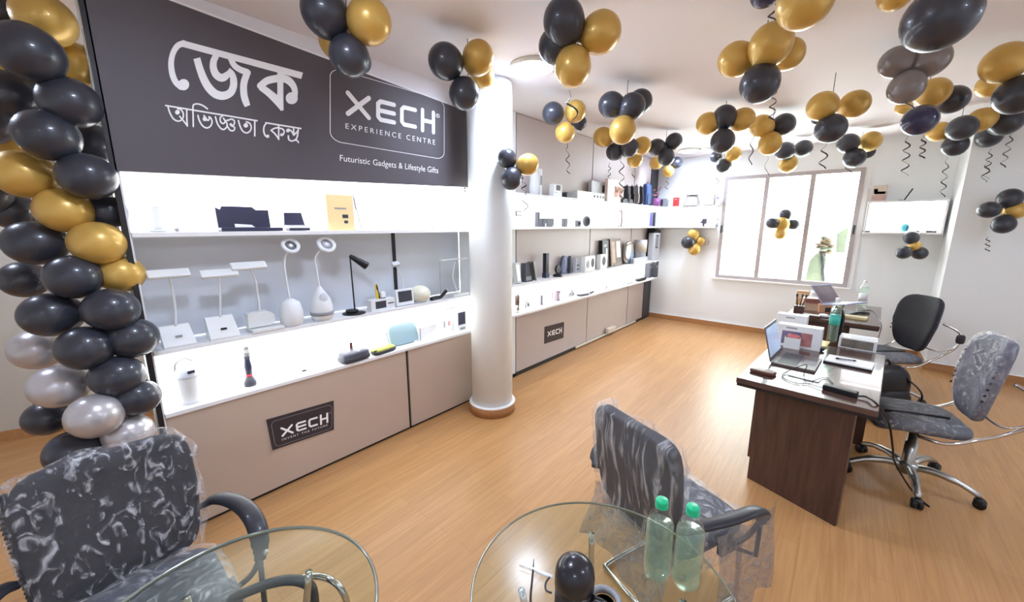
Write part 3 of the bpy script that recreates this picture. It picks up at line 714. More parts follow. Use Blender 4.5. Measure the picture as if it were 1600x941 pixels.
MB().lathe([(.018, h * .22), (.02, h * .25), (.018, h * .28)], mat('red_band', (206, 62, 78), .4)).obj('red_ring', t)
MB().lathe([(.018, h * .28), (.022, h * .45), (.016, h * .62), (.017, h * .7)], NAVY).obj('grip', t)
MB().lathe([(.014, h * .7), (.02, h * .72), (.02, h * .82), (.015, h * .84), (.016, h * .9), (.02, h * .92), (.018, h), (0, h)], GREYP).obj('head', t)
tag(MB().box((0, 0, .006), (.028, .016, .012), CHAR, bev=.003).obj('charging_dock', loc=Vector((-2.84, onx(475, 577, -2.84).y, S3)), rz=PI / 2), 'tiny dark dock alone in the middle of the bottom lit shelf', 'dock')
SLATE = mat('slate_leatherette', (84, 86, 98), .4, var=.05); LIME = mat('lime_fabric', (198, 212, 92), .6, var=.06); BLUEG = mat('blue_grey_shell', (140, 166, 176), .35, var=.04)
t, w, h = item('travel_case', 'dark slate zipped travel case with a maroon tag', 'case', (529, 532, 577, 563), S3, turn=.1)
h = min(h, .085)
MB().sup((0, 0, h * .56), (w * .46, .066, h * .44), SLATE, None, .55, .5).obj('lid', t)
MB().sup((0, 0, h * .3), (w * .48, .069, h * .3), CHAR, None, .5, .45).obj('base_shell', t)
MB().box((.012, -.045, h * .93), (.02, .012, .006), GREYPANEL).obj('badge', t)
MB().box((.01, .045, h * .95 + .024), (.024, .004, .05), mat('maroon_tag', (112, 48, 62), .6), bev=.001).obj('hang_tag', t)
t, w, h = item('pouch', 'flat lime green and dark pouch between the slate case and blue case', 'pouch', (578, 534, 620, 553), S3, turn=.15)
MB().sup((0, 0, .017), (w * .45, .05, .016), CHAR, None, .5, .5).obj('base_shell', t)
MB().sup((-.005, 0, .035), (w * .42, .045, .016), LIME, None, .6, .5).obj('lid', t)
MB().tube([(-w * .45, -.03, .03), (-w * .5, -.04, .045), (-w * .42, -.045, .05)], .006, BLACK).obj('zip_pull', t)
t, w, h = item('shell_case', 'pale blue grey shell case leaning upright on the bottom lit shelf', 'case', (610, 504, 655, 538), S3)
MB().sup((0, 0, h * .5), (w * .5, .028, h * .5), BLUEG, RX(-.3), .5, .6).obj('front_shell', t)
MB().sup((0, .024, h * .5), (w * .49, .02, h * .48), CHAR, RX(-.3), .5, .6).obj('back_shell', t)
carton('gadget_box', 'low white box beside the blue grey shell case', 'box', (653, 508, 681, 529), S3, 'L', PLASTIC, .06, [('edge_print', .0, .05, .05, .95, GREYP)])
t, w, h = carton('gift_carton', 'white carton with handle slot and faint picture near the column', 'box', (688, 478, 713, 517), S3, 'L', PLASTIC, .06,
                 [('print', .1, .2, .18, .45, GREYP), ('print', .35, .25, .5, .42, mat('salmon_print', (206, 160, 150), .5)), ('handle_slot', .3, .88, .8, .95, GREYP)], lo=-2.9, hi=-2.88)
carton('speaker_carton', 'narrow white carton with dark purple screen picture nearest the column', 'box', (712, 484, 727, 516), S3, 'L', PLASTIC, .05, [('print', .12, .3, .85, .9, NAVY), ('print', .3, .05, .8, .16, GREYP)], lo=-2.84, hi=-2.82)

# -- far wall, top shelf
t, w, h = item('jug', 'tall white jug with grey tag on the top far shelf next to the column', 'jug', (826, 264, 842, 305), ZT, 'F')
MB().lathe([(0, 0), (w * .45, 0), (w * .5, h * .3), (w * .36, h * .8), (w * .4, h), (w * .36, h), (0, h * .96)], PLASTIC).obj('body', t)
MB().tube(smoothpath([(w * .4, 0, h * .85), (w * .75, 0, h * .7), (w * .48, 0, h * .25)]), .006, PLASTIC).obj('handle', t)
t, w, h = carton('hanging_pack', 'slim white pack with grey window on the top far shelf', 'pack', (840, 264, 847, 306), ZT, 'F', PLASTIC, .03, [('print', .05, .4, .95, .75, GREYP)])
carton('watch_box', 'white box with dark smart watch picture on the top far shelf', 'box', (858, 288, 878, 307), ZT, 'F', PLASTIC, .06, [('print', .3, .5, .78, .92, CHAR), ('print', .15, .3, .4, .34, GREYP)])
carton('flat_case', 'low black case on the top far shelf', 'case', (878, 301, 894, 309), ZT, 'F', CHAR, .08)
t, w, h = carton('flat_box', 'long flat white box with small product pictures on the top far shelf', 'box', (894, 301, 943, 313), ZT, 'F', PLASTIC, .08, [('print', .58, .35, .64, .65, CHAR), ('print', .7, .35, .76, .65, CHAR), ('print', .82, .35, .87, .65, CHAR), ('print', .92, .3, .98, .65, CHAR)], lo=XFF - .05, hi=XFF - .045)
carton('headphone_box', 'grey white headphone carton standing behind the long flat box', 'box', (918, 280, 948, 311), ZT, 'F', GREYPANEL, .05, [('print', .68, .5, .98, .85, CHAR), ('print', .03, .3, .6, .36, GREYP), ('print', .08, .06, .2, .22, CHAR), ('print', .28, .06, .38, .2, GREYP), ('print', .45, .06, .52, .2, GREYP)], lo=XL + .05, hi=XL + .055)
SKIN = mat('hand_print', (206, 152, 128), .5, var=.1)
t, w, h = carton('massager_box', 'cream box with two hands pictured on the top far shelf', 'box', (943, 282, 974, 317), ZT, 'F', mat('cream_card', (248, 232, 222), .5, var=.01), .05, lo=XFF - .06, hi=XFF - .055)
b = MB()
for cx in (.02, .3):
    for k in range(4): b.tube([(w * (cx - .05 + k * .05), -.027, h * .45), (w * (cx - .1 + k * .09), -.027, h * .72)], .006, SKIN, n=6)
    b.sup((w * cx, -.027, h * .38), (w * .11, .002, h * .14), SKIN)
b.obj('print', t)
BAG = mat('backpack_charcoal', (58, 56, 62), .7, var=.1, bump=.2); BAGG = mat('backpack_grey', (150, 146, 142), .7, var=.06); BAGB = mat('backpack_blue', (58, 82, 128), .6, var=.08)
def backpack(label, bb, m, z=ZT, wall='F', d=.09):
    t, w, h = item('backpack', label, 'backpack', bb, z, wall, 'backpacks on the top far shelf')
    MB().sup((0, 0, h * .47), (w * .5, d * .5, h * .47), m, None, .45, .45).obj('body', t)
    MB().sup((0, -d * .42, h * .3), (w * .38, d * .2, h * .24), m, None, .5, .5).obj('front_pocket', t)
    MB().tube(smoothpath([(-w * .16, 0, h * .93), (0, 0, h), (w * .16, 0, h * .93)]), .005, BLACK).obj('top_handle', t)
    for s in (-.28, .28): MB().tube(smoothpath([(s * w, d * .4, h * .9), (s * w, d * .62, h * .55), (s * w, d * .45, h * .1)]), .008, BLACK, flat=.4).obj('shoulder_strap', t)
backpack('charcoal backpack at the left of the row of bags on the top far shelf', (973, 284, 984, 314), BAG)
backpack('black backpack second in the row of bags on the top far shelf', (982, 286, 990, 316), mat('backpack_black', (34, 33, 38), .7, var=.1))
backpack('pale grey backpack in the row of bags on the top far shelf', (989, 286, 997, 318), BAGG)
backpack('narrow black backpack between the pale grey and blue ones', (997, 287, 1002, 318), BAG)
backpack('blue backpack at the right of the row of bags', (1003, 283, 1016, 320), BAGB)
carton('laptop_sleeve', 'flat dark sleeve lying before the black backpacks on the top far shelf', 'sleeve', (968, 311, 992, 318), ZT, 'F', CHAR, .05, lo=XFF - .03, hi=XFF - .028)
PINK = mat('pink_petal', (226, 160, 190), .6, var=.15); PURP = mat('purple_glass', (150, 90, 150), .3, var=.05)
t, w, h = item('flower_vase', 'purple vase of pink flowers in the far corner of the top shelf', 'flower vase', (1020, 308, 1031, 321), ZT, 'F')
MB().lathe([(0, 0), (w * .34, 0), (w * .36, h), (w * .3, h), (0, h * .1)], PURP).obj('vase', t)
b = MB(); s_ = MB()
for k in range(16):
    a = k * 2.4; rr = .02 + .05 * random.random(); zz = h + .04 + .14 * random.random()
    s_.tube([(0, 0, h * .5), (rr * math.cos(a) * .5, rr * math.sin(a) * .5, zz * .8), (rr * math.cos(a), rr * math.sin(a), zz)], .0025, LEAFM, n=5)
    for j in range(5):
        c = 2 * PI * j / 5; b.sup((rr * math.cos(a) + .011 * math.cos(c), rr * math.sin(a) + .011 * math.sin(c), zz), (.012, .012, .007), PINK, None, 1, 1, None, 8, 6)
b.obj('blossoms', t); s_.obj('stems', t)
# -- back wall shelf left of the window, top
t, w, h = item('speaker', 'grey rounded speaker at the corner end of the short shelf left of the window', 'speaker', (1031, 309, 1043, 322), ZT, 'B')
MB().sup((0, 0, h * .5), (w * .45, .04, h * .5), GREYP, None, .4, .5).obj('body', t); MB().sup((-w * .2, -.036, h * .5), (w * .2, .01, h * .4), CHAR, None, .6, .8).obj('grille', t)
t, w, h = carton('notebook_speaker', 'slanted grey box beside the red box on the short shelf', 'box', (1043, 311, 1052, 322), ZT, 'B', GREYPANEL, .06, [('edge_strip', .05, .05, .2, .95, GREYP)])
carton('gift_box', 'small red box on the short shelf left of the window', 'box', (1052, 308, 1060, 322), ZT, 'B', mat('red_card', (212, 58, 54), .45), .06, [('label_strip', .2, .75, .8, .85, mat('pale_red', (230, 150, 140), .5))])
t, w, h = item('cone_lamp', 'cone topped grey and cream lamp on the short shelf left of the window', 'lamp', (1066, 291, 1094, 322), ZT, 'B')
CLG = mat('cone_lamp_grey', (168, 162, 152), .5, var=.03)
MB().lathe([(w * .5, 0), (w * .46, .01), (w * .28, h * .5), (w * .25, h * .5), (w * .43, 0)], CLG, None, 32).obj('lower_shade', t)
MB().lathe([(w * .36, h * .54), (w * .34, h * .56), (w * .14, h * .96), (w * .10, h), (0, h)], CLG, None, 32).obj('upper_shade', t)
MB().lathe([(0, .005), (w * .22, .01), (w * .27, h * .3), (w * .22, h * .5), (0, h * .54)], mat('amber_globe', (232, 206, 150), .4, var=.03), None, 24).obj('globe', t)
t, w, h = carton('paper_bag', 'beige house shaped bag on the short shelf near the window', 'bag', (1099, 300, 1115, 322), ZT, 'B', mat('beige_card', (206, 190, 182), .6), .07, [('label_strip', .02, .0, .98, .05, CHAR)])
b = MB(); b.prism([(-w * .4, h), (w * .5, h), (w * .45, h * 1.2), (w * .3, h * 1.22), (-.3 * w, h * 1.1)], -.03, .03, MATS['beige_card']); b.obj('folded_top', t)
carton('small_jar', 'tiny white box at the window end of the short shelf', 'box', (1118, 305, 1124, 320), ZT, 'B', PLASTIC, .04, [('label_strip', .1, .6, .9, .9, GREYP)])
# lower tier
for bb, lab in (((1031, 341, 1036, 352), 'tiny grey bottle at the corner end of the lower short shelf'), ((1072, 342, 1079, 352), 'small pale jar in the middle of the lower short shelf'), ((1117, 340, 1124, 352), 'pale cone bottle on the lower short shelf near the window')):
    t, w, h = item('bottle', lab, 'bottle', bb, ZA, 'B'); MB().lathe([(0, 0), (w * .42, 0), (w * .46, h * .5), (w * .2, h * .8)], GREYPANEL).obj('body', t); MB().lathe([(w * .22, h * .8), (w * .2, h), (0, h)], GREYP).obj('cap', t)
t, w, h = item('figurine', 'dark tree shaped figurine on the lower short shelf', 'figurine', (1093, 340, 1105, 352), ZA, 'B')
b = MB(); b.prism([(-w * .1, 0), (w * .15, 0), (w * .15, h * .3), (w * .4, h * .35), (w * .4, h), (-w * .2, h), (-w * .2, h * .75), (-w * .5, h * .5), (-w * .1, h * .35)], -.015, .015, CHAR); b.obj('body', t); MB().box((0, 0, .004), (w * .5, .05, .008), CHAR).obj('base', t)
tag(MB().box((0, -.04, .006), (.05, .03, .012), CHAR, bev=.003).obj('charging_dock', loc=spot((1117, 350, 1125, 353), ZA, 'B')[0]), 'low dark dock before the pale cone bottle', 'dock')
# -- far wall row under the top shelf
t, w, h = item('frame_lamp', 'small lamp with dark framed screen on a curly stem at the column end', 'lamp', (802, 326, 820, 353), ZA, 'F')
MB().box((0, 0, .012), (w * .9, .07, .024), GREYPANEL, bev=.006).obj('base', t)
MB().box((-.012, 0, h * .78), (w * .8, .012, h * .3), CHAR, bev=.003).box((-.012, -.0065, h * .78), (w * .6, .002, h * .2), INK).obj('screen', t)
MB().tube([(w * .3 + .012 * math.cos(k), .01 * math.sin(k), .02 + h * .7 * k / 18) for k in [i * .75 for i in range(24)]], .0035, GREYPANEL).obj('curly_stem', t)
carton('tower_speaker', 'slim tall charcoal speaker on the second far shelf', 'speaker', (837, 331, 842, 354), ZA, 'F', CHAR, .05, [('grille', .1, .1, .9, .9, NAVY)])
t, w, h = carton('speaker_set', 'wide charcoal speaker box on the second far shelf', 'speaker', (842, 341, 865, 354), ZA, 'F', CHAR, .07, [('grille', .3, .1, .95, .9, NAVY), ('foot', .16, .02, .24, .4, INK), ('foot', .84, .02, .92, .3, INK)])
carton('power_bank', 'dark square power bank on the second far shelf', 'power bank', (877, 341, 887, 354), ZA, 'F', CHAR, .05, [('side_label', .8, .1, .98, .9, GREYP)])
t, w, h = carton('camera', 'small dark box camera beside the round speaker', 'camera', (898, 343, 908, 353), ZA, 'F', CHAR, .05)
MB().cyl((0, -.03, h * .5), min(w, h) * .3, .014, NAVY, R=RX(PI / 2)).obj('lens', t)
t, w, h = item('round_speaker', 'round charcoal speaker with pale stripe on the second far shelf', 'speaker', (909, 337, 923, 354), ZA, 'F')
MB().ball((0, 0, h * .5), (w * .5, w * .4, h * .5), CHAR, n=24).obj('body', t); MB().box((0, -w * .38, h * .5), (.006, .02, h * .8), GREYPANEL, bev=.002).obj('stripe', t)
BRN = mat('brown_walnut', (92, 70, 62), .5, var=.1)
t, w, h = item('hook_stand', 'brown hook shaped stand on the second far shelf', 'stand', (962, 329, 976, 354), ZA, 'F')
MB().tube(smoothpath([(w * .15, 0, .01), (w * .22, 0, h * .45), (w * .18, 0, h * .85), (0, 0, h), (-w * .25, 0, h * .95)]), .012, BRN).obj('hook', t); MB().box((0, 0, .006), (w * .8, .06, .012), BRN, bev=.004).obj('base', t)
for bb, rgb, lab, nm in (((1006, 333, 1013, 353), (150, 146, 214), 'violet notebook standing at the corner end of the second far shelf', 'violet_cover'), ((1013, 332, 1016, 353), (96, 98, 150), 'slim blue notebook beside the violet one', 'blue_cover'), ((1016, 331, 1022, 353), (38, 38, 52), 'black notebook in the row of corner notebooks', 'black_cover'), ((1023, 327, 1031, 353), (148, 158, 160), 'grey green notebook nearest the corner', 'grey_cover')):
    t, w, h = item('notebook', lab, 'notebook', bb, ZA, 'F', 'notebooks on the second far shelf')
    MB().box((0, 0, h / 2), (w * .9, .1, h), mat(nm, rgb, .5), bev=.003).obj('cover', t); MB().box((.0, .004, h / 2), (w * .6, .1, h * .96), INK).obj('pages', t)
# -- far wall third shelf (grey row)
SV = mat('silver_pack', (186, 186, 178), .3, .3)
carton('display_pack', 'slanted silver and white display pack at the column end of the third far shelf', 'pack', (803, 412, 815, 444), ZM, 'F', SV, .05, [('print', .1, .1, .9, .9, INK)], tilt=.15)
t, w, h = carton('organizer_box', 'dark box with slanted silver lid on the third far shelf', 'box', (814, 411, 832, 440), ZM, 'F', CHAR, .07, [('print', .1, .08, .8, .3, GREYP)])
MB().box((w * .55, -.02, h * .55), (.02, .09, h * 1.05), SILVER, R=RY(-.25), bev=.003).obj('slanted_lid', t)
t, w, h = carton('standing_speaker', 'tall navy black pillar gadget on the third far shelf', 'speaker', (848, 396, 857, 434), ZM, 'F', BLACK, .05, [('grille', .1, .55, .9, .95, NAVY)])
MB().tube([(-w * .5, 0, h * .3), (-w * 1.1, -.01, h * .05)], .006, BLACK).obj('prop_leg', t); MB().box((0, 0, h * .1), (w * 1.15, .06, h * .2), NAVY, bev=.004).obj('base', t)
t, w, h = item('watch', 'black watch with cream dial on the third far shelf', 'watch', (863, 413, 879, 432), ZM, 'F', lo=XFF - .055, hi=XFF - .05)
MB().lathe([(w * .36, -.012), (w * .4, 0), (w * .34, .012), (w * .3, .012)], BLACK, T(0, 0, h * .6) @ RX(PI / 2), 24).obj('bezel', t)
MB().lathe([(w * .32, .009), (0, .009)], mat('cream_dial', (226, 214, 168), .4), T(0, 0, h * .6) @ RX(PI / 2), 24).obj('dial', t)
MB().lathe([(w * .42, 0), (w * .46, .01), (w * .3, h * .22), (0, h * .24)], BLACK).obj('strap_cushion', t)
t, w, h = item('headset', 'grey and black headset shell behind the watch', 'headset', (872, 400, 888, 428), ZM, 'F', lo=XL + .05, hi=XL + .055)
MB().sup((0, 0, h * .5), (w * .45, .03, h * .5), mat('slate_visor', (128, 134, 160), .3), RY(.15), .6, .7).obj('visor', t)
MB().tube(smoothpath([(-w * .5, 0, .01), (-w * .4, 0, h * .7), (0, 0, h * 1.0), (w * .4, 0, h * .6), (w * .7, -.01, .01)]), .007, BLACK).obj('band', t)
t, w, h = item('capsule_speaker', 'upright grey capsule speaker left of the white slotted box', 'speaker', (886, 397, 894, 425), ZM, 'F', lo=XL + .09, hi=XL + .1)
MB().sup((0, 0, h * .5), (w * .5, .02, h * .5), CHAR, None, .5, .8).obj('body', t); MB().box((0, 0, .004), (w * 1.1, .05, .008), GREYP).obj('base', t)
carton('hub_box', 'pale grey box with two dark slots on the third far shelf', 'box', (894, 403, 907, 425), ZM, 'F', GREYPANEL, .06, [('slot', .15, .48, .6, .56, CHAR), ('slot', .15, .2, .6, .28, CHAR)])
OV = mat('oval_speaker_cone', (58, 58, 64), .5)
def oval_speaker(label, bb, two):
    t, w, h = item('white_speaker', label, 'speaker', bb, ZM, 'F')
    MB().box((0, 0, h / 2), (w, .07, h), PLASTIC, bev=.012).obj('case', t)
    MB().sup((w * .24 if two else .0, -.034, h * .56), (w * .15 if two else w * .24, .005, h * .3), OV, None, 1, 1).obj('driver', t)
    if two: MB().sup((-w * .22, -.034, h * .5), (w * .15, .005, h * .24), GREYP, None, 1, 1).obj('grille', t)
oval_speaker('white speaker with grey grille and dark oval on the third far shelf', (907, 402, 929, 426), True)
oval_speaker('smaller white speaker with one dark oval beside the black carton', (931, 399, 948, 422), False)
carton('product_carton', 'black carton leaning at the left of the brown product carton', 'box', (936, 372, 951, 414), ZM, 'F', BLACK, .06, [('print', .2, .75, .7, .85, GREYP), ('print', .55, .3, .8, .7, GREYPANEL)], tilt=.05, lo=XL + .06, hi=XL + .065)
BC = mat('bronze_print', (104, 84, 72), .35, .2, var=.35, scale=14)
carton('product_carton', 'brown glossy product carton leaning on the third far shelf', 'box', (950, 371, 972, 413), ZM, 'F', BC, .06, [('print', .12, .1, .4, .9, mat('tan_print', (176, 146, 120), .4, var=.2)), ('print', .55, .3, .9, .9, SILVER)], tilt=.12, lo=XL + .09, hi=XL + .095)
t, w, h = item('helmet', 'glossy silver brown curved shell beside the brown carton', 'helmet', (969, 375, 989, 410), ZM, 'F')
MB().sup((0, 0, h * .5), (w * .5, .045, h * .5), SILVER, RY(.3), .8, .8).obj('shell', t); MB().tube(smoothpath([(-w * .3, -.045, h * .85), (w * .3, -.05, h * .9), (w * .65, -.03, h * .35)]), .008, BRN).obj('rim', t)
MB().sup((w * .1, -.03, h * .4), (w * .25, .02, h * .35), mat('blue_visor', (122, 146, 176), .3), RY(.3), 1, 1).obj('visor', t)  # visor in one plain blue
t, w, h = item('tumbler', 'clear plastic tumbler with white sleeve on the third far shelf', 'tumbler', (994, 364, 1007, 398), ZM, 'F')
MB().lathe([(0, 0), (w * .38, 0), (w * .46, h), (w * .43, h), (w * .35, .01), (0, .01)], GREYPANEL).obj('body', t); MB().lathe([(w * .44, h * .45), (w * .47, h * .9), (w * .455, h * .9)], mat('cream_sleeve', (220, 212, 196), .5)).obj('sleeve', t)
t, w, h = item('air_purifier', 'tall pale grey air purifier with black top at the end of the third far shelf', 'air purifier', (1011, 358, 1029, 406), ZM, 'F')
MB().box((0, 0, h * .44), (w * .8, .1, h * .88), GREYPANEL, bev=.02).obj('body', t)
b = MB(); b.prism([(-w * .42, h * .88), (w * .42, h * .88), (w * .42, h * .93), (w * .1, h), (-w * .2, h * .96)], -.045, .045, BLACK); b.obj('lid', t)
MB().box((0, -.051, h * .6), (w * .28, .004, h * .42), GREYP).box((0, -.0525, h * .79), (w * .28, .004, h * .03), CHAR).box((0, -.0525, h * .4), (w * .28, .004, h * .03), CHAR).obj('grille', t)
carton('flat_box', 'grey flat box before the clear tumbler on the third far shelf', 'box', (985, 400, 1012, 408), ZM, 'F', GREYPANEL, .05, [('print', .1, .3, .9, .7, PLASTIC)], lo=XFF - .035, hi=XFF - .03)
# -- far wall lowest shelf (lit)
t, w, h = item('tumbler', 'brown and silver tumbler at the column end of the lowest far shelf', 'tumbler', (803, 456, 813, 489), ZL, 'F')
MB().lathe([(0, 0), (w * .42, 0), (w * .46, h * .38)], SILVER).obj('base', t); MB().lathe([(w * .46, h * .38), (w * .47, h * .82)], BRN).obj('body', t); MB().lathe([(w * .4, h * .82), (w * .3, h * .9), (w * .3, h), (0, h)], GREYPANEL).obj('lid', t)
t, w, h = item('watch', 'grey round watch lying upright on the lowest far shelf', 'watch', (818, 467, 831, 481), ZL, 'F')
MB().lathe([(w * .3, -.01), (w * .45, 0), (w * .3, .012), (0, .012)], GREYP, T(0, 0, h * .45) @ RX(PI / 2 - .3), 24).obj('case', t); MB().lathe([(w * .26, .0125), (0, .0125)], GREYPANEL, T(0, 0, h * .45) @ RX(PI / 2 - .3), 24).obj('dial', t); MB().tube(smoothpath([(-.3 * w, .01, .004), (0, .03, h * .7), (w * .3, .01, h)]), .008, CHAR, flat=.5).obj('strap', t)
t, w, h = item('clip_stand', 'small black L shaped stand on the lowest far shelf', 'stand', (845, 458, 849, 473), ZL, 'F')
MB().box((-.01, 0, h / 2), (.008, .03, h), CHAR).obj('upright', t); MB().box((.0, 0, .004), (.035, .04, .008), CHAR).obj('base', t)
carton('pink_pack', 'thin pink pack standing on the lowest far shelf', 'pack', (860, 456, 863, 473), ZL, 'F', mat('pink_card', (216, 156, 158), .5), .04, [('print', .2, .4, .8, .8, PINK)])
t, w, h = carton('gadget_box', 'mauve grey box with an antenna on the lowest far shelf', 'box', (866, 454, 875, 470), ZL, 'F', mat('mauve_card', (134, 118, 130), .5), .05, [('print', .2, .2, .8, .8, GREYP)], tilt=.05)
MB().tube([(w * .5, 0, h * .15), (w * 1.1, 0, h * .95)], .006, CHAR).obj('antenna', t)
t, w, h = item('mini_fan', 'grey clip with rounded arms on the lowest far shelf', 'gadget', (886, 450, 899, 464), ZL, 'F')
for s in (-1, 1): MB().tube(smoothpath([(0, 0, h * .3), (s * w * .5, 0, h * .45), (s * w * .45, 0, h * .1)]), .013, GREYP).obj('arm', t)
MB().ball((0, 0, h * .5), (w * .25, .03, h * .45), GREYP).obj('hub', t)
t, w, h = item('car_mount', 'long dark folded car mount on the lowest far shelf', 'mount', (900, 452, 929, 464), ZL, 'F')
MB().box((-w * .24, 0, .02), (w * .52, .05, .028), CHAR, R=RY(.06), bev=.006).obj('arm', t); MB().box((w * .26, 0, .02), (w * .48, .05, .028), CHAR, R=RY(-.1), bev=.006).obj('clamp', t); MB().ball((w * .12, -.026, .02), .009, INK).obj('joint', t)
carton('key_finder', 'tiny grey upright tag on the lowest far shelf', 'tag', (945, 448, 949, 455), ZL, 'F', GREYP, .02, [('print', .2, .5, .8, .8, CHAR)])
t, w, h = item('pouch', 'black soft pouch at the far end of the lowest far shelf', 'pouch', (991, 430, 1011, 441), ZL, 'F', lo=XFF - .055, hi=XFF - .05)
MB().sup((0, 0, .028), (w * .5, .045, .028), BLACK, None, .7, .6).obj('body', t); MB().tube(smoothpath([(-w * .4, 0, .04), (-w * .6, -.01, .06), (-w * .7, -.01, .02)]), .006, GREYP).obj('wrist_loop', t)
t, w, h = item('tool_set', 'silver and dark clamp tool lying before the black pouch', 'tool', (966, 437, 990, 445), ZL, 'F', lo=XFF - .045, hi=XFF - .04)
MB().tube([(-w * .5, 0, .008), (w * .1, 0, .008)], .006, CHAR).obj('handle', t); MB().sup((w * .28, 0, .015), (w * .2, .02, .014), SILVER).obj('head', t)
for k, (bb, lab) in enumerate((((1008, 411, 1016, 434), 'dark book box at the left of the pair below the air purifier'), ((1017, 409, 1026, 433), 'dark book box at the right of the pair below the air purifier'))):
    t, w, h = item('book', lab, 'book', bb, ZL, 'F', 'dark books on the lowest far shelf')
    MB().box((0, 0, h / 2), (w * .94, .1, h), CHAR, bev=.002).obj('cover', t); MB().box((0, -.051, h * .7), (w * .5, .002, h * .1), GREYP).obj('spine_label', t)
# -- light box right of the window
t, w, h = carton('photo_box', 'cream and pink box with a picture standing on top of the light box', 'box', (1361, 288, 1384, 312), bz1, 'B', mat('blush_card', (196, 166, 156), .5, var=.05), .06,
                 [('print', .03, .4, .97, .97, mat('cream_print', (218, 206, 188), .5)), ('print', .12, .45, .9, .62, mat('face_print', (168, 118, 96), .5, var=.2)), ('print', .1, .6, .35, .8, CHAR)])
t, w, h = item('pen_stand', 'black pen leaning from a small stand on top of the light box', 'pen', (1405, 295, 1424, 313), bz1, 'B')
MB().tube([(-.01, 0, .004), (w * .45, .0, h)], .007, BLACK).obj('pen', t); MB().box((-w * .4, 0, .004), (.045, .04, .008), BLACK).obj('foot', t)
for bb, lab in (((1349, 350, 1361, 353.5), 'low black gadget at the window end inside the light box'), ((1430, 351, 1438, 354), 'smallest low black gadget inside the light box'), ((1448, 351, 1465, 354.5), 'longest low black gadget at the right inside the light box')):
    t, w, h = item('remote', lab, 'remote', bb, bz0, 'B', 'low black gadgets in the light box')
    MB().box((0, 0, .012), (w, .04, .024), CHAR, bev=.005).obj('body', t); MB().box((w * .2, -.02, .015), (w * .2, .003, .006), GREYP).obj('button', t)
t, w, h = item('mood_light', 'turquoise ball gadget standing in the light box', 'gadget', (1408, 339, 1421, 353), bz0, 'B')
CY1 = mat('turquoise', (92, 190, 206), .4); MB().ball((0, 0, h * .52), (w * .5, w * .45, h * .48), CY1, n=24).obj('ball', t); MB().ball((w * .22, -w * .16, h * .5), (w * .28, w * .3, h * .38), mat('deep_teal', (52, 120, 134), .4)).obj('dark_half', t)
# ------------------------------------------------------------------ desks
def desk(name, label, corner, W, L_, rz, z, panel=None):
    """corner = near left corner on the floor plan, W across, L_ away"""
    t = thing(name, label, 'desk', (corner[0], corner[1], 0), rz)
    MB().box((W / 2, L_ / 2, z - .018), (W, L_, .036), DESKTOP, bev=.004).obj('desktop', t)
    MB().box((W / 2, L_ / 2, z - .045), (W - .01, L_ - .01, .02), SEAM).obj('edge_band', t)
    return t
D1Z, D2Z = .78, .745
RD1 = math.radians(-4)
d1 = desk('office_desk', 'dark wood office desk with slab end nearest the camera', (-.457, 2.84), .70, 1.32, RD1, D1Z)
Mi = (Matrix.Translation((-.457, 2.84, 0)) @ RZ(RD1)).inverted()
pa, pb = Mi @ Vector((-.345, 2.985, 0)), Mi @ Vector((.15, 2.80, 0))
pd = pb - pa; pang = math.atan2(pd.y, pd.x)
b = MB(); b.box((pd.length / 2, .02, .37), (pd.length, .03, .74), DARKW, T(pa.x, pa.y, 0) @ RZ(pang), bev=.002)
b.box((-.004, .03, .45), (.03, .04, .58), DARKW, T(pa.x, pa.y, 0) @ RZ(pang)); b.obj('end_panel', d1)
MB().box((.40, .52, .36), (.34, .42, .70), DARKW).obj('drawer_pedestal', d1)
for z in (.58, .36, .13): MB().box((.575, .52, z), (.016, .40, .2), DARKW, bev=.003).obj('drawer', d1)
b = MB(); b.tube([(.585, .44, .58), (.615, .44, .58), (.615, .56, .58), (.585, .56, .58)], .006, SILVER); b.obj('drawer_handle', d1)
p_ = Mi @ onz(1340, 676, .58)
MB().tube([(.545, .24, .52), (.59, .24, .52), (.59, .24, .64), (.545, .24, .64)], .006, SILVER).obj('drawer_handle', d1)
MB().box((.18, .9, .52), (.02, .8, .42), DARKW).obj('modesty_panel', d1)
MB().box((.42, 1.27, .36), (.48, .03, .70), DARKW).obj('end_panel', d1)
d2 = desk('office_desk', 'second dark wood desk farther back under the window', (-.46, 5.5), .82, 1.35, math.radians(-3), D2Z)
MB().box((.30, .06, .36), (.5, .03, .70), DARKW).obj('end_panel', d2); MB().box((.30, 1.29, .36), (.5, .03, .70), DARKW).obj('end_panel', d2)
MB().box((.15, .68, .45), (.02, 1.2, .5), DARKW).obj('modesty_panel', d2)

def at1(x, y, z=D1Z): return onz(x, y, z)
def laptop(label, hinge, rz, w, d, lid, z, lidm, base_tilt=0.0, keys=True):
    t = thing('laptop', label, 'laptop', (hinge.x, hinge.y, z), rz)
    M = RX(-base_tilt)
    body = mat('laptop_shell', (120, 112, 110), .35, .4, var=.03)
    MB().box((0, -d / 2, .009), (w, d, .016), body if not base_tilt else lidm, M, bev=.004).obj('base', t)
    MB().box((0, -d * .36, .0176), (w * .86, d * .46, .002), CHAR if keys else GREYP, M).obj('keyboard', t)
    MB().box((0, -d * .8, .0176), (w * .3, d * .26, .0016), GREYP, M).obj('trackpad', t)
    R = T(0, .004, .014) @ RX(-lid)
    MB().box((0, .0, d / 2), (w, .008, d), body if not base_tilt else lidm, R, bev=.003).obj('lid', t)
    return t, R
h1 = (at1(1209, 573) + at1(1216, 548)) / 2
t, R = laptop('open laptop with pale screen on the near desk', h1, math.radians(86), .36, .26, math.radians(14), D1Z, CHAR)
MB().box((0, -.0048, .135), (.34, .001, .21), mat('laptop_screen', (132, 150, 176), .15, var=.25, scale=6, emit=.25), R).obj('screen', t)
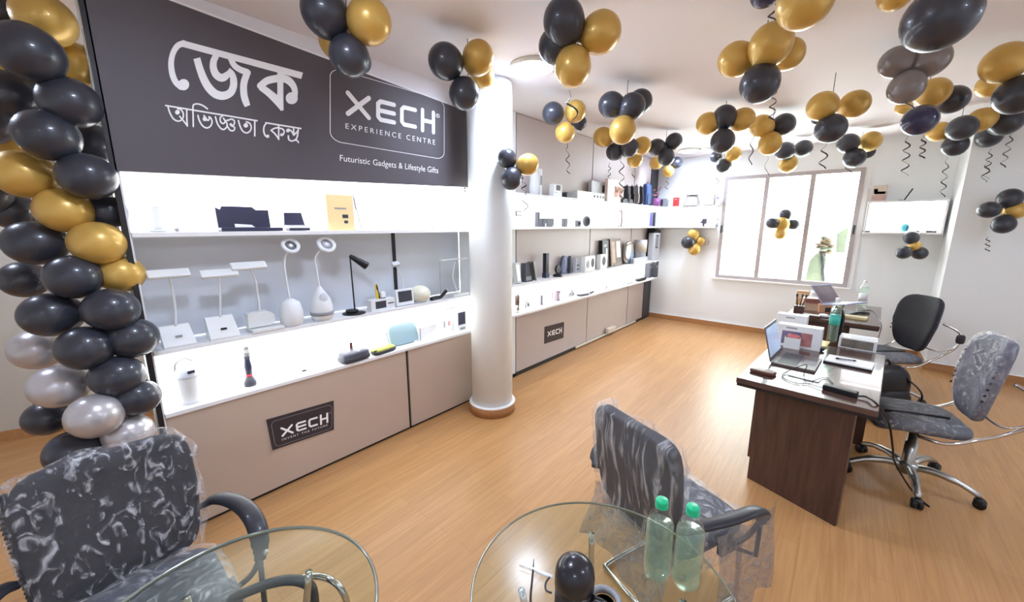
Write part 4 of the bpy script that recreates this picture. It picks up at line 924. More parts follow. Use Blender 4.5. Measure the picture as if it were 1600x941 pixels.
tag(MB().sup((0, 0, .012), (.075, .045, .012), mat('brown_leather', (92, 52, 44), .4, var=.1), None, .4, .4).obj('wallet', loc=at1(1192, 583), rz=math.radians(-12)), 'brown wallet at the left front corner of the near desk', 'wallet')
tag(MB().box((0, 0, .004), (.17, .085, .006), INK, bev=.002).obj('paper_card', loc=at1(1257, 590), rz=math.radians(-8)), 'white card before the laptop on the near desk', 'card')
def bottle_pet(name, label, base, r, h, capm, tint, water, label_m=None, fill=.75, lab=(.4, .62)):
    t = thing(name, label, 'bottle', base)
    pr = [(r * .8, 0), (r * .96, .008), (r, .03), (r * .96, h * .12), (r, h * .15), (r * .97, h * .2), (r, h * .26), (r, h * .62), (r * .96, h * .72), (r * .7, h * .83), (r * .42, h * .89), (r * .38, h * .93)]
    MB().lathe([(0, .004)] + pr, tint, None, 32).obj('shell', t)
    wp = [(max(0, q - .002), z + .003) for q, z in pr if z < h * fill]
    MB().lathe([(0, .006)] + wp + [(wp[-1][0], h * fill), (0, h * fill)], water, None, 32).obj('water', t)
    MB().lathe([(r * .44, h * .91), (r * .46, h * .915), (r * .46, h * .985), (r * .42, h), (0, h)], capm, None, 28, True).lathe([(r * .47, h * .91), (r * .47, h * .925), (r * .4, h * .925)], capm, None, 28).obj('cap', t)
    if label_m: MB().lathe([(r * 1.015, h * lab[0]), (r * 1.015, h * lab[1])], label_m, None, 32).obj('sleeve_label', t)
    return t
PET = clear('bottle_plastic', (250, 253, 251), 1.45, .05); WATER = clear('bottle_water', (238, 249, 243), 1.33, .08, .14); WATER2 = clear('bottle_water_clear', (246, 251, 249), 1.3, .08, .12)
CAPG = mat('green_cap', (28, 190, 134), .4, var=.03); TEAL = mat('teal_label', (60, 176, 162), .45, var=.05); CAPW = mat('white_cap', (226, 226, 226), .4)
bp = at1(1299, 534); dpt = (bp - EYE).dot(FW)
bottle_pet('water_bottle', 'clear water bottle with teal label in the middle of the near desk', bp, .038, 66 * dpt / FPX * 1.05, CAPW, PET, WATER2, TEAL)
bp = at1(1301, 534); bp.y += .07; bp.x += .012
bottle_pet('dark_bottle', 'dark grey green bottle behind the teal labelled bottle', bp, .045, .31, mat('olive_cap', (120, 128, 96), .5), clear('smoked_plastic', (96, 108, 106), 1.4, .05), clear('smoked_water', (120, 132, 128), 1.2, .1))
# cartons, cup and papers on the near desk
def boxat(name, label, cat, p, d, m, rz=0.0, z=D1Z, prints=(), bev=.003, tilt=0.0):
    t = thing(name, label, cat, (p.x, p.y, z), rz)
    MB().box((0, 0, d[2] / 2), d, m, bev=bev).obj('case', t)
    for nm, face, u0, v0, u1, v1, pm in prints:
        if face == 'f': MB().box(((u0 + u1 - 1) * d[0] / 2, -d[1] / 2 - .0006, (v0 + v1) * d[2] / 2), ((u1 - u0) * d[0], .0014, (v1 - v0) * d[2]), pm).obj(nm, t)
        else: MB().box(((u0 + u1 - 1) * d[0] / 2, (v0 + v1 - 1) * d[1] / 2, d[2] + .0006), ((u1 - u0) * d[0], (v1 - v0) * d[1], .0014), pm).obj(nm, t)
    return t
PRN = mat('pink_print', (178, 120, 118), .4, var=.3, scale=12); PRB = mat('mauve_blue_print', (120, 116, 150), .4, var=.3, scale=10); PRD = mat('dark_silver_print', (122, 114, 104), .3, var=.4, scale=14)
boxat('gadget_carton', 'white carton with pink and mauve picture standing on the near desk', 'box', (at1(1215, 545) + at1(1276, 543)) / 2 + Vector((0, .05, 0)), (.30, .10, .185), PLASTIC, math.radians(-3), D1Z,
      [('print', 'f', .12, .12, .55, .72, PRB), ('print', 'f', .55, .12, .8, .72, PRN), ('print', 'f', .2, .84, .45, .9, GREYP)])
boxat('white_carton', 'plain white box behind the carton with the pink picture', 'box', (at1(1215, 540) + at1(1258, 535)) / 2 + Vector((-.03, .19, 0)), (.22, .09, .225), PLASTIC, math.radians(-3), D1Z, [('print', 'f', .3, .85, .6, .9, GREYP)])
t = thing('cup', 'white square cup holding a pink sponge on the near desk', 'cup', at1(1237, 543))
MB().box((0, 0, .001), (.095, .085, .004), PLASTIC).obj('bottom', t)
b = MB()
for x, y, dx, dy in ((0, -.045, .105, .005), (0, .045, .105, .005), (-.052, 0, .005, .09), (.052, 0, .005, .09)): b.box((x, y, .045), (dx, dy, .09), PLASTIC)
b.obj('body', t)
tag(MB().sup((0, 0, 0), (.045, .036, .028), mat('pink_sponge', (198, 120, 118), .7, bump=.2), RY(.15), .6, .6).obj('sponge', loc=at1(1237, 543) + Vector((.004, 0, .088))), 'pink sponge in the white square cup', 'sponge')
boxat('notebook', 'yellow notepad under the white printed carton on the near desk', 'notepad', at1(1280, 538), (.12, .2, .015), mat('yellow_paper', (232, 218, 150), .6), math.radians(-5))
t = thing('eyeglass_case', 'black curved eyeglass case before the yellow notepad', 'case', at1(1268, 546), math.radians(-6)); MB().sup((0, 0, .016), (.085, .032, .016), BLACK, None, .6, .5).obj('case', t); MB().box((0, -.033, .016), (.012, .002, .006), SILVER).obj('clasp', t)
t = boxat('product_box', 'white box with dark silver picture at the far right of the near desk', 'box', (at1(1313, 545) + at1(1366, 548)) / 2 + Vector((0, .07, 0)), (.235, .17, .09), PLASTIC, math.radians(-4), D1Z,
      [('print', 'f', .07, .12, .92, .88, PRD), ('print', 't', .3, .2, .98, .7, GREYPANEL)])
t = thing('notebook', 'open white notebook at the right edge of the near desk', 'notebook', (at1(1290, 556) + at1(1366, 583)) / 2, math.radians(-6))
MB().box((0, 0, .006), (.27, .19, .012), BLACK, bev=.003).obj('cover', t); MB().box((.004, .0, .016), (.262, .186, .012), INK, bev=.003).obj('pages', t)
pn = at1(1322, 562, D1Z + .03); tag(MB().tube([(-.055, -.01, 0), (-.04, -.007, 0), (.045, .008, .0), (.06, .011, 0)], [.0045, .006, .006, .002], GREYP).tube([(-.058, -.0105, 0), (-.04, -.007, 0)], .0066, BLACK).tube([(.04, .007, 0), (.052, .009, 0)], .0066, BLACK).obj('pen', loc=pn), 'grey pen with black ends on the open white notebook', 'pen')
t = thing('power_adapter', 'black laptop power adapter on the front edge of the near desk', 'power adapter', at1(1312, 614), math.radians(-13))
MB().box((0, 0, .016), (.165, .05, .03), BLACK, bev=.006).obj('brick', t)
e0 = at1(1284, 606, D1Z + .006); P = [at1(1285, 606, D1Z + .012), at1(1262, 600, D1Z + .006), at1(1240, 598, D1Z + .006), at1(1222, 588, D1Z + .006), at1(1236, 578, D1Z + .02), at1(1260, 570, D1Z + .09), at1(1256, 585, D1Z + .012), at1(1262, 597, D1Z + .006), at1(1290, 590, D1Z + .006), at1(1302, 600, D1Z + .006)]
tag(MB().tube(smoothpath(P, 8), .0028, BLACK, n=6).obj('laptop_cable'), 'thin black cable looping before the open laptop on the near desk', 'cable')
e1 = at1(1341, 619, D1Z + .012)
P = [e1, onz(1355, 621, D1Z + .014), onz(1372, 634, D1Z + .0), onz(1389, 662, .62), onz(1395, 700, .45), onz(1398, 722, .3), onz(1420, 760, .06), onz(1440, 782, .012), onz(1452, 792, .006)]
tag(MB().tube(smoothpath(P, 8), .0055, BLACK, n=8).obj('power_cable'), 'thick black power cable hanging from the near desk to the floor', 'cable')

# things on the far desk
def at2(x, y, z=D2Z): return onz(x, y, z)
lp = at2(1308, 488, D2Z)
st = thing('laptop_stand', 'dark raised laptop stand on the far desk', 'laptop stand', (at2(1318, 489)), math.radians(70))
hp2 = at2(1302, 470, D2Z + .05)
MB().box((0, 0, .012), (.26, .2, .016), CHAR, bev=.004).obj('base_plate', st)
MB().box((0, .05, .055), (.22, .012, .09), CHAR, R=RX(.3)).obj('prop', st)
t, R = laptop('open silver laptop raised on a stand on the far desk', at2(1300, 478, D2Z + .11), math.radians(62), .36, .25, math.radians(38), D2Z + .13, mat('silver_blue_shell', (176, 182, 214), .3, .3, var=.03), .18, False)
MB().box((0, -.0048, .125), (.34, .001, .22), mat('dim_screen', (128, 112, 122), .12, var=.2, scale=5), R).obj('screen', t)
bp = at2(1346, 480); bottle_pet('water_bottle', 'clear bottle with white cap at the right of the far desk', bp, .045, 42 * ((bp - EYE).dot(FW)) / FPX, CAPW, PET, WATER2, mat('white_label', (230, 228, 232), .5), lab=(.25, .5))
t = thing('pen_holder', 'dark brown square pen holder on the far desk', 'pen holder', at2(1247, 492)); BRL = mat('brown_leatherette', (74, 50, 46), .5, var=.08)
MB().box((0, 0, .055), (.095, .09, .11), BRL, bev=.006).box((0, 0, .1105), (.08, .075, .002), SEAM).obj('body', t)
for k, (dx, a, lab) in enumerate(((-.02, -.12, 'left dark pen in the brown pen holder'), (.005, .1, 'middle dark pen in the brown pen holder'), (.025, .22, 'right leaning pen in the brown pen holder'))):
    tag(MB().tube([(0, 0, 0), (a * .12, 0, .12)], .006, BRL if k else BLACK).ball((a * .12, 0, .13), (.012, .01, .022), CHAR).obj('pen', loc=at2(1247, 492) + Vector((dx, 0, .1))), lab, 'pen', 'pens in the brown pen holder')
tag(MB().box((0, 0, .018), (.22, .1, .036), BRL, bev=.008).obj('leather_tray', loc=at2(1263, 496), rz=math.radians(-4)), 'low dark brown leather tray along the front edge of the far desk', 'tray')
KRAFT = mat('kraft_card', (206, 168, 130), .6, var=.06); RED = mat('dull_red_print', (152, 92, 80), .5, var=.2)
boxat('kraft_box', 'upright kraft card behind the pen holder on the far desk', 'box', at2(1252, 478), (.13, .05, .2), KRAFT, 0, D2Z, [('print', 'f', .1, .5, .9, .85, mat('pale_kraft', (226, 200, 164), .6))])
boxat('gift_box', 'beige and red printed box in the middle of the far desk', 'box', at2(1268, 484), (.2, .14, .15), mat('beige_print', (202, 176, 150), .5, var=.12), math.radians(10), D2Z, [('print', 'f', .1, .6, .9, .95, RED), ('print', 't', .1, .1, .9, .9, RED)])
boxat('orange_box', 'small peach coloured box left of the raised laptop', 'box', at2(1287, 488), (.12, .1, .1), mat('peach_card', (222, 172, 136), .5), .2, D2Z, [('print', 'f', .5, .1, .95, .7, BRL)])
boxat('white_box', 'white paper stack behind the boxes on the far desk', 'paper stack', at2(1284, 470), (.26, .2, .12), PLASTIC, .1, D2Z, [('print', 'f', .1, .7, .9, .75, GREYP)])
tag(MB().box((0, 0, .012), (.24, .13, .024), mat('manila', (222, 204, 156), .6), bev=.003).obj('notebook', loc=at2(1333, 497), rz=math.radians(-8)), 'cream notebook at the front right of the far desk', 'notebook')
tag(MB().sup((0, 0, .02), (.05, .04, .02), INK, None, .8, .8).obj('crumpled_paper', loc=at2(1287, 496)), 'crumpled white paper at the front of the far desk', 'paper')
tag(MB().tube(smoothpath([at2(1340, 486, D2Z + .006), at2(1362, 485, D2Z + .006), at2(1372, 495, D2Z + .006), at2(1377, 508, D2Z - .02), at2(1375, 520, .6), at2(1372, 530, .4)], 8), .004, CHAR, n=6).obj('laptop_cable'), 'dark cable curving off the right edge of the far desk', 'cable')
tag(MB().sup((0, 0, .012), (.06, .02, .01), BLACK, None, .7, .6).obj('glasses_case', loc=at2(1349, 490)), 'thin black case beside the raised laptop on the far desk', 'case')

# ------------------------------------------------------------------ chairs
FAB = mat('chair_grey_fabric', (92, 94, 108), .8, var=.12, scale=30, bump=.15); FABD = mat('chair_dark_fabric', (36, 36, 42), .75, var=.12, scale=30, bump=.15)
FABM = mat('chair_slate_fabric', (70, 73, 82), .8, var=.1, scale=30, bump=.15)
ARMB = mat('armrest_black', (40, 40, 46), .45, var=.04, coat=.1)
WRAP1 = wrap('crinkled_plastic', (11, 11, 6), .52, .72, .62, .06, 1.6); WRAP2 = wrap('folded_plastic', (14, 2.2, 2.0), .5, .74, .6, .1, 1.2); WRAP4 = wrap('loose_plastic_sheet', (6, 6, 6), .42, .72, .8, .5, 2.5, .22)
WRAP3 = wrap('draped_plastic', (5, 5, 5), .46, .75, .55, .1, 3)
def swivel_chair(label, loc, rz, dark=False, z0=0.0):
    t = thing('swivel_chair', label, 'office chair', loc, rz)
    MB().lathe([(.05, .07), (.055, .12), (.035, .16), (.034, .3), (.027, .3), (.027, .43), (0, .43)], SILVER).obj('gas_lift', t)
    b = MB(); b.lathe([(.03, .085), (.06, .09), (.062, .14), (.03, .15)], SILVER)
    for k in range(5):
        a = 2 * PI * k / 5 + .489; d = Vector((math.cos(a), math.sin(a), 0))
        b.tube(smoothpath([d * .03 + Vector((0, 0, .115)), d * .12 + Vector((0, 0, .135)), d * .24 + Vector((0, 0, .12)), d * .345 + Vector((0, 0, .075))], 5), [.03] * 5 + [.028] * 5 + [.022] * 5 + [.016], SILVER, flat=.8)
    b.obj('star_base', t)
    for k in range(5):
        a = 2 * PI * k / 5 + .489; d = Vector((math.cos(a), math.sin(a), 0)); n = Vector((-d.y, d.x, 0)); c = MB()
        for s in (-1, 1): c.cyl(d * .345 + n * s * .016 + Vector((0, 0, .03)), .03, .02, BLACK, R=RZ(a) @ RX(PI / 2), n=20)
        c.sup(d * .342 + Vector((0, 0, .048)), (.026, .03, .02), BLACK, None, .8, .8, RZ(a)).obj('caster', t)
    MB().box((0, -.02, .43), (.2, .26, .03), BLACK, bev=.01).obj('tilt_mechanism', t)
    MB().sup((0, .02, .485), (.24, .235, .048), FABM, None, .6, .45, warp=lambda q: q + Vector((0, 0, -.5 * max(0, q.y - .12) ** 2 * 8))).obj('seat', t)
    MB().sup((0, .02, .488), (.244, .239, .05), WRAP3, None, .6, .45, warp=lambda q: q + Vector((0, 0, -.5 * max(0, q.y - .12) ** 2 * 8))).obj('plastic_cover', t)
    BW = 1.0 if dark else .82
    R = T(0, -.175, .60) @ RX(math.radians(8))
    def wp(q): return Vector((q.x * (1 - .28 * max(0, -q.z / .28)), q.y - .05 + .9 * q.x * q.x - .25 * (q.z - .05) ** 2, q.z))
    MB().sup((0, 0, .23), (.225 * BW, .032, .28), FABD if dark else FAB, R, .5, .45, warp=wp).obj('backrest', t)
    MB().sup((0, -.022, .23), (.215 * BW, .022, .27), FAB, R, .5, .45, warp=wp).obj('back_shell', t)
    if not dark: MB().sup((0, 0, .24), (.236 * BW, .044, .29), WRAP3, R, .5, .45, warp=wp).obj('plastic_cover', t)
    for s in (-1, 1):
        b = MB()
        for k in range(7): b.ball((s * .222 * BW, -.005, .12 + k * .04), (.005, .008, .01), BLACK, R, 8)
        b.obj('vent_slots', t)
    for s in (-1, 1):
        MB().tube(smoothpath([(s * .2, -.30, .86), (s * .255, -.36, .82), (s * .285, -.39, .77), (s * .285, -.37, .66), (s * .26, -.3, .57), (s * .25, -.2, .5), (s * .27, -.05, .44), (s * .2, .06, .43)], 6), .011, CHROME).obj('arm_frame', t)
        MB().sup((s * .287, -.392, .735), (.022, .03, .045), ARMB, None, .6, .6).obj('arm_pad', t)
        MB().tube(smoothpath([(s * .285, -.365, .65), (s * .245, -.27, .6), (0, -.27, .6)], 6), .007, CHROME).obj('back_brace', t)
    b = MB(); b.tube([(-.09, .2, .528), (-.085, .1, .539), (-.08, -.12, .541)], .008, BLACK); b.obj('packing_strap', t)
    return t
swivel_chair('grey mesh swivel chair on silver star base beside the near desk', (.51, 3.69, 0), math.radians(103))
swivel_chair('grey swivel chair with black front backrest behind the near one, at the far desk', (.42, 5.38, 0), math.radians(125), True)
# black bag standing between the two desks
t = thing('backpack', 'black bulging backpack on the floor between the two desks', 'backpack', (.40, 4.78, 0), math.radians(40))
MB().sup((0, 0, .27), (.19, .13, .27), BLACK, None, .6, .6).obj('body', t); MB().sup((0, -.11, .19), (.15, .06, .15), mat('black_nylon', (20, 19, 24), .5, var=.2, bump=.3), None, .6, .6).obj('front_pocket', t)
MB().tube(smoothpath([(-.05, 0, .52), (0, 0, .58), (.05, 0, .52)]), .01, BLACK).obj('top_handle', t); MB().tube(smoothpath([(.1, -.1, .45), (.2, -.17, .3), (.16, -.12, .06)]), .02, BLACK, flat=.35).obj('shoulder_strap', t)

def visitor_chair(label, loc, rz, wrapm, wscale=1.0, arms=(1, 1), lean=.12, bm=FABD, frame=True, skirt=False):
    """front is local +y; z up"""
    t = thing('visitor_chair', label, 'office chair', loc, rz)
    MB().sup((0, .02, .44), (.245, .24, .045), FABM, None, .55, .4).obj('seat', t)
    def drape(q): return q + Vector((0, 0, .012 * math.sin(q.x * 40 + q.y * 25) - (.06 if q.z < 0 else 0)))
    MB().sup((0, .02, .44), (.268, .262, .06), WRAP3, None, .5, .4, warp=drape, nu=48, nv=18).obj('plastic_cover', t)
    R = T(0, -.22, .47) @ RX(lean)
    wp = lambda q: Vector((q.x * (1 - .1 * max(0, -q.z / .25) + .03), q.y + .25 * q.x * q.x, q.z))
    MB().sup((0, 0, .25), (.23, .035, .25), bm, R, .35, .28, warp=wp, nu=40).obj('backrest', t)
    def wp2(q):
        q = wp(q); return q + Vector((.006 * math.sin(q.z * 60), .008 * math.sin(q.x * 45 + q.z * 35), .012 * math.sin(q.x * 30)))
    MB().sup((0, 0, .245), (.247, .052, .27), wrapm, R, .35, .28, warp=wp2, nu=64, nv=26).obj('plastic_cover', t)
    b = MB()
    for s in ((1,) if frame else ()):
        b.tube([(s * .215, -.02, .0), (s * .236, -.012, .25), (s * .236, -.02, .45)], .018, ARMB, R, flat=.6)
        for k in range(26): b.box((s * (.232 + .0009 * k), -.016, .02 + k * .017), (.012, .030, .006), BLACK, R)
    if frame: b.obj('back_frame', t)
    if skirt:
        for nm, fn in (('plastic_skirt', lambda u, v: (.355 + .03 * v + .012 * math.sin(u * 17 + v * 4), -.17 + .40 * u - .05 * v * u, .635 - .36 * v + .012 * math.sin(u * 9))),
                       ('plastic_skirt', lambda u, v: (-.26 + .50 * u, -.235 - .03 * v + .014 * math.sin(u * 21 + v * 5) - .05 * v, .50 - .27 * v + .05 * v * math.sin(u * 5)))):
            n1, n2 = 26, 12; k = MB()
            k.add([fn(i / n1, j / n2) for j in range(n2 + 1) for i in range(n1 + 1)], [[j * (n1 + 1) + i, j * (n1 + 1) + i + 1, (j + 1) * (n1 + 1) + i + 1, (j + 1) * (n1 + 1) + i] for j in range(n2) for i in range(n1)], WRAP4, None, True)
            k.obj(nm, t)
    for s, on in ((-1, arms[0]), (1, arms[1])):
        if not on: continue
        MB().tube(smoothpath([(s * .23, -.26, .60), (s * .29, -.2, .64), (s * .335, -.06, .655), (s * .345, .08, .648), (s * .335, .16, .60), (s * .325, .17, .545)], 6), [.024] * 3 + [.033] * 19 + [.03] * 3 + [.025] * 3 + [.02] * 3, ARMB, flat=.45, up=(0, 0, 1), n=12).obj('armrest', t)
        MB().tube(smoothpath([(s * .325, .17, .55), (s * .30, .13, .47), (s * .255, .07, .40)], 5), .011, ARMB).tube([(s * .325, .17, .55), (s * .315, .19, .36), (s * .25, .15, .36)], .010, ARMB).box((s * .25, .08, .40), (.03, .1, .06), ARMB, bev=.008).obj('arm_support', t)
        MB().ball((s * .342, .185, .575), .011, SILVER).obj('arm_bolt', t)
    b = MB()
    for s in (-1, 1): b.tube(smoothpath([(s * .2, -.2, .02), (s * .21, -.1, .02), (s * .22, .2, .02), (s * .22, .25, .05), (s * .215, .22, .38), (s * .2, .1, .40), (s * .2, -.2, .40)], 6), .0125, CHROME)
    b.tube([(-.2, -.2, .02), (.2, -.2, .02)], .0125, CHROME); b.obj('leg_frame', t)
    return t
CH1 = visitor_chair('plastic wrapped black chair at the lower left beside the balloon column', (-1.70, 0.0, 0), math.radians(-90), WRAP1)
CH2 = visitor_chair('plastic wrapped chair seen from behind, before the round glass table with bottles', (-.50, 1.74, 0), math.radians(-22), WRAP2, frame=False, skirt=True)
# third chair, only its arm and seat corner reach the picture
t = thing('visitor_chair', 'third chair showing only a looped black armrest under the left glass table', 'office chair', (-1.12, .20, 0), math.radians(38))
MB().sup((0, 0, .36), (.22, .22, .045), FABM, None, .55, .4).obj('seat', t); MB().sup((0, 0, .36), (.235, .235, .055), WRAP3, None, .55, .4).obj('plastic_cover', t)
Mi3 = (Matrix.Translation((-1.12, .20, 0)) @ RZ(math.radians(38))).inverted()
q = [Mi3 @ onz(x, y, z) for x, y, z in ((330, 950, .44), (375, 930, .5), (425, 911, .53), (462, 907, .53), (486, 918, .5), (492, 945, .42), (490, 975, .38))]
MB().tube(smoothpath(q, 6), .021, ARMB, n=10, flat=.7).obj('armrest', t)
q = [Mi3 @ onz(x, y, z) for x, y, z in ((470, 903, .45), (500, 901, .46), (525, 912, .44), (540, 935, .38), (543, 960, .3), (540, 990, .2))]
MB().tube(smoothpath(q, 6), .012, CHROME).obj('leg_frame', t)
b = MB()
for x, y in ((-.17, -.17), (.17, -.17), (-.17, .17), (.17, .17)): b.tube([(x, y, 0), (x * .9, y * .9, .33)], .0125, CHROME)
b.obj('legs', t)

# ------------------------------------------------------------------ round glass tables
TZ = .70
def glass_table(label, c, r, rim, rimm, legs=4, a0=.5):
    t = thing('glass_table', label, 'table', (c[0], c[1], 0))
    MB().lathe([(0, TZ - .008), (r, TZ - .008), (r, TZ), (0, TZ)], TABLEG, None, 72, False).obj('tabletop', t)
    MB().lathe([(r, TZ - .004 - rim), (r + rim, TZ - .004), (r, TZ - .004 + rim), (r - rim * .3, TZ - .004), (r, TZ - .004 - rim)], rimm, None, 72).obj('rim', t)
    for k in range(legs):
        a = a0 + 2 * PI * k / legs; d = Vector((math.cos(a), math.sin(a), 0))
        MB().tube(smoothpath([d * (r * .62) + Vector((0, 0, TZ - .012)), d * (r * .5) + Vector((0, 0, .45)), d * (r * .42) + Vector((0, 0, .25)), d * (r * .78) + Vector((0, 0, .012))], 6), .011, CHROME).obj('leg', t)
    MB().lathe([(r * .44, .24), (r * .46, .25), (r * .44, .26), (r * .42, .25), (r * .44, .24)], CHROME, None, 48).obj('leg_ring', t)
    return t
RIMG = mat('glass_edge', (150, 156, 146), .15, .5, var=.1)
glass_table('round glass table with two green capped bottles at the bottom centre', (-.431, .912), .388, .005, RIMG, a0=2.2)
glass_table('round glass table with bright thick rim in front of the left wrapped chair', (-1.137, .144), .380, .008, RIMG, a0=.2)
for px, base_y, top_y, lab in ((1025, 905, 768, 'left tall water bottle with green cap on the round glass table'), (1071, 918, 787, 'right water bottle with green cap on the round glass table')):
    bp = onz(px, base_y - 6, TZ); dep = (bp - EYE).dot(FW)
    hh = .27
    bottle_pet('water_bottle', lab, bp, .040, hh, CAPG, PET, WATER, None, .7)
# black handheld device in its ring stand
sp = onz(893, 985, TZ)
t = thing('massager', 'black dome topped handheld massager standing on the round glass table', 'massager', sp, math.radians(20))
SCB = mat('gloss_black', (34, 33, 40), .28, var=.05, coat=.25)
M = RX(-.12)
MB().lathe([(.036, 0), (.046, .004), (.05, .05), (.051, .13)], mat('bronze_black', (48, 40, 36), .3, var=.1), M, 36).obj('body', t)
MB().lathe([(.051, .13), (.053, .132), (.053, .165)] + [(.053 * math.cos(a), .165 + .05 * math.sin(a)) for a in (.3, .6, .9, 1.2, 1.4, PI / 2)], SCB, M, 36).obj('dome', t)
MB().lathe([(.0525, .158), (.0536, .16), (.0525, .162)], SEAM, M @ T(0, 0, .16) @ RX(.12) @ T(0, 0, -.16), 36).obj('seam_band', t)
MB().tube(smoothpath([(.05, 0, .12), (.085, .01, .10), (.10, .015, .05), (.095, .01, .01)]), .012, SCB).obj('handle', t)
t2 = thing('ring_stand', 'grey ring shaped attachment with dark hole right of the black massager', 'attachment', onz(944, 945, TZ), 0)
MB().lathe([(.035, 0), (.048, .004), (.05, .016), (.04, .022), (.033, .016), (.035, 0)], GREYP, None, 32).obj('ring', t2); MB().lathe([(.03, .004), (0, .004)], SEAM).obj('recess', t2)
P = [onz(x, y, TZ + .004) for x, y in ((863, 902), (850, 897), (832, 889), (822, 886), (812, 882))]
tag(MB().tube(P, [.0055, .006, .0045, .002, .0035], INK).obj('stylus'), 'white pointed stick lying on the glass table left of the black massager', 'stylus')
P = [onz(x, y, TZ + .004 + dz) for x, y, dz in ((834, 874, 0), (833, 890, 0), (831, 910, 0), (829, 930, 0), (829, 960, 0))]
tag(MB().tube(smoothpath(P), [.001] * 3 + [.003] * 22, BLACK).obj('usb_cable') if False else MB().tube(P, [.001, .003, .003, .0035, .0035], BLACK).obj('usb_cable'), 'thin black cable end on the glass table crossing the white stick', 'cable')
P = [onz(x, y, TZ + .004) for x, y in ((861, 900), (853, 910), (853, 922), (862, 927))]
tag(MB().tube(smoothpath(P), .003, CHAR).obj('lanyard'), 'dark small loop beside the black massager', 'loop')

# ------------------------------------------------------------------ balloons
def balloon_mat(name, rgb, metal=0.0, rough=.3, coat=.3, var=.02): return mat(name, rgb, rough, metal, var=var, scale=3, coat=coat)
BM = {'g': balloon_mat('gold_latex', (208, 169, 86), .3, .36), 'k': balloon_mat('black_latex', (52, 54, 63), 0, .34), 's': balloon_mat('silver_latex', (196, 192, 194), .45, .3),
      'y': balloon_mat('smoke_grey_latex', (128, 120, 117), .15, .25), 'b': balloon_mat('navy_latex', (50, 50, 82), 0, .25)}
BNAME = {'g': 'gold balloon', 'k': 'black balloon', 's': 'silver balloon', 'y': 'smoky grey balloon', 'b': 'dark navy balloon'}
BME = {}
def balloon(col, P, r, away, parent):
    """one latex balloon; the knot points against `away`"""
    if col not in BME:
        b = MB(); prof = [(0.02, -1.26), (.06, -1.27), (.035, -1.2), (.05, -1.16)]
        for k in range(1, 18):
            a = -PI / 2 + PI * k / 18; rr = math.cos(a); z = math.sin(a)
            prof.append((rr, z * (1.14 if z < 0 else 1.03)))
        prof.append((0, 1.03))
        b.lathe(prof, BM[col], None, 28); o = b.obj('balloon')
        BME[col] = o.data; bpy.data.objects.remove(o)
    o = bpy.data.objects.new('balloon', BME[col]); COL.objects.link(o)
    o.parent = parent; o.location = Vector(P) - parent.location; o.scale = (r, r, r)
    o.rotation_mode = 'QUATERNION'
    a = Vector(away)
    o.rotation_quaternion = (a.normalized() if a.length > 1e-4 else Vector((0, 0, 1))).to_track_quat('Z', 'Y')
    o['label'] = BNAME[col]
    return o
RIBB = mat('ribbon_black', (44, 42, 46), .35, var=.05)
def curl(parent, P0, P1, amp=.018, turns=5, wd=.0055):
    """curling ribbon from P0 to P1"""
    n = int(turns * 12); pts = []
    d = P1 - P0
    for i in range(n + 1):
        u = i / n; a = 2 * PI * turns * u; g = amp * min(1, u * 3 + .15)
        pts.append(P0 + d * u + Vector((math.cos(a) * g, math.sin(a) * g, 0)) - parent.location)
    MB().tube(pts, wd, RIBB, n=6, flat=.25).obj('ribbon', parent)
def cluster(label, balls, r=.12, ribbons=(), depth=None, cat='balloons', squash=None, string=True):
    """tied balloons: (x, y, radius in photo pixels, colour); true size r gives each its distance"""
    pos = []
    for x, y, rp, col in balls:
        z = depth if depth else FPX * r / rp
        R_ = rp * z / FPX
        pos.append((EYE + ray(x, y) * z, R_, col, z))
    if depth is None:   # same apparent size, drawn in until the tops touch the ceiling
        zm = sum(p[3] for p in pos) / len(pos)
        pos = [(EYE + ray(b[0], b[1]) * (.35 * p[3] + .65 * zm), b[2] * (.35 * p[3] + .65 * zm) / FPX, p[2], 0) for b, p in zip(balls, pos)]
        s = 1.0
        for p, R_, c_, _ in pos:
            top = (p.z - CAM_H) + R_ * 1.05
            if top > CEIL - .03 - CAM_H: s = min(s, (CEIL - .03 - CAM_H) / top)
        pos = [(EYE + (p - EYE) * s, R_ * s, c_, 0) for p, R_, c_, _ in pos]
    cen = sum((p[0] for p in pos), Vector()) / len(pos)
    t = thing('balloon_cluster', label, cat, cen, 0)
    for p, R_, col, _ in pos: balloon(col, p, R_ * .97, p - cen + Vector((0, 0, .01)), t)
    dep = (cen - EYE).dot(FW)
    for (xa, ya, xb, yb, tn) in ribbons: curl(t, EYE + ray(xa, ya) * dep, EYE + ray(xb, yb) * dep, amp=.016 + .004 * (tn % 3), turns=tn)
    if depth is None and string:
        MB().tube([(0, 0, 0), (0, 0, CEIL - cen.z - .002)], .0025, RIBB, n=5).obj('string', t)
    return t
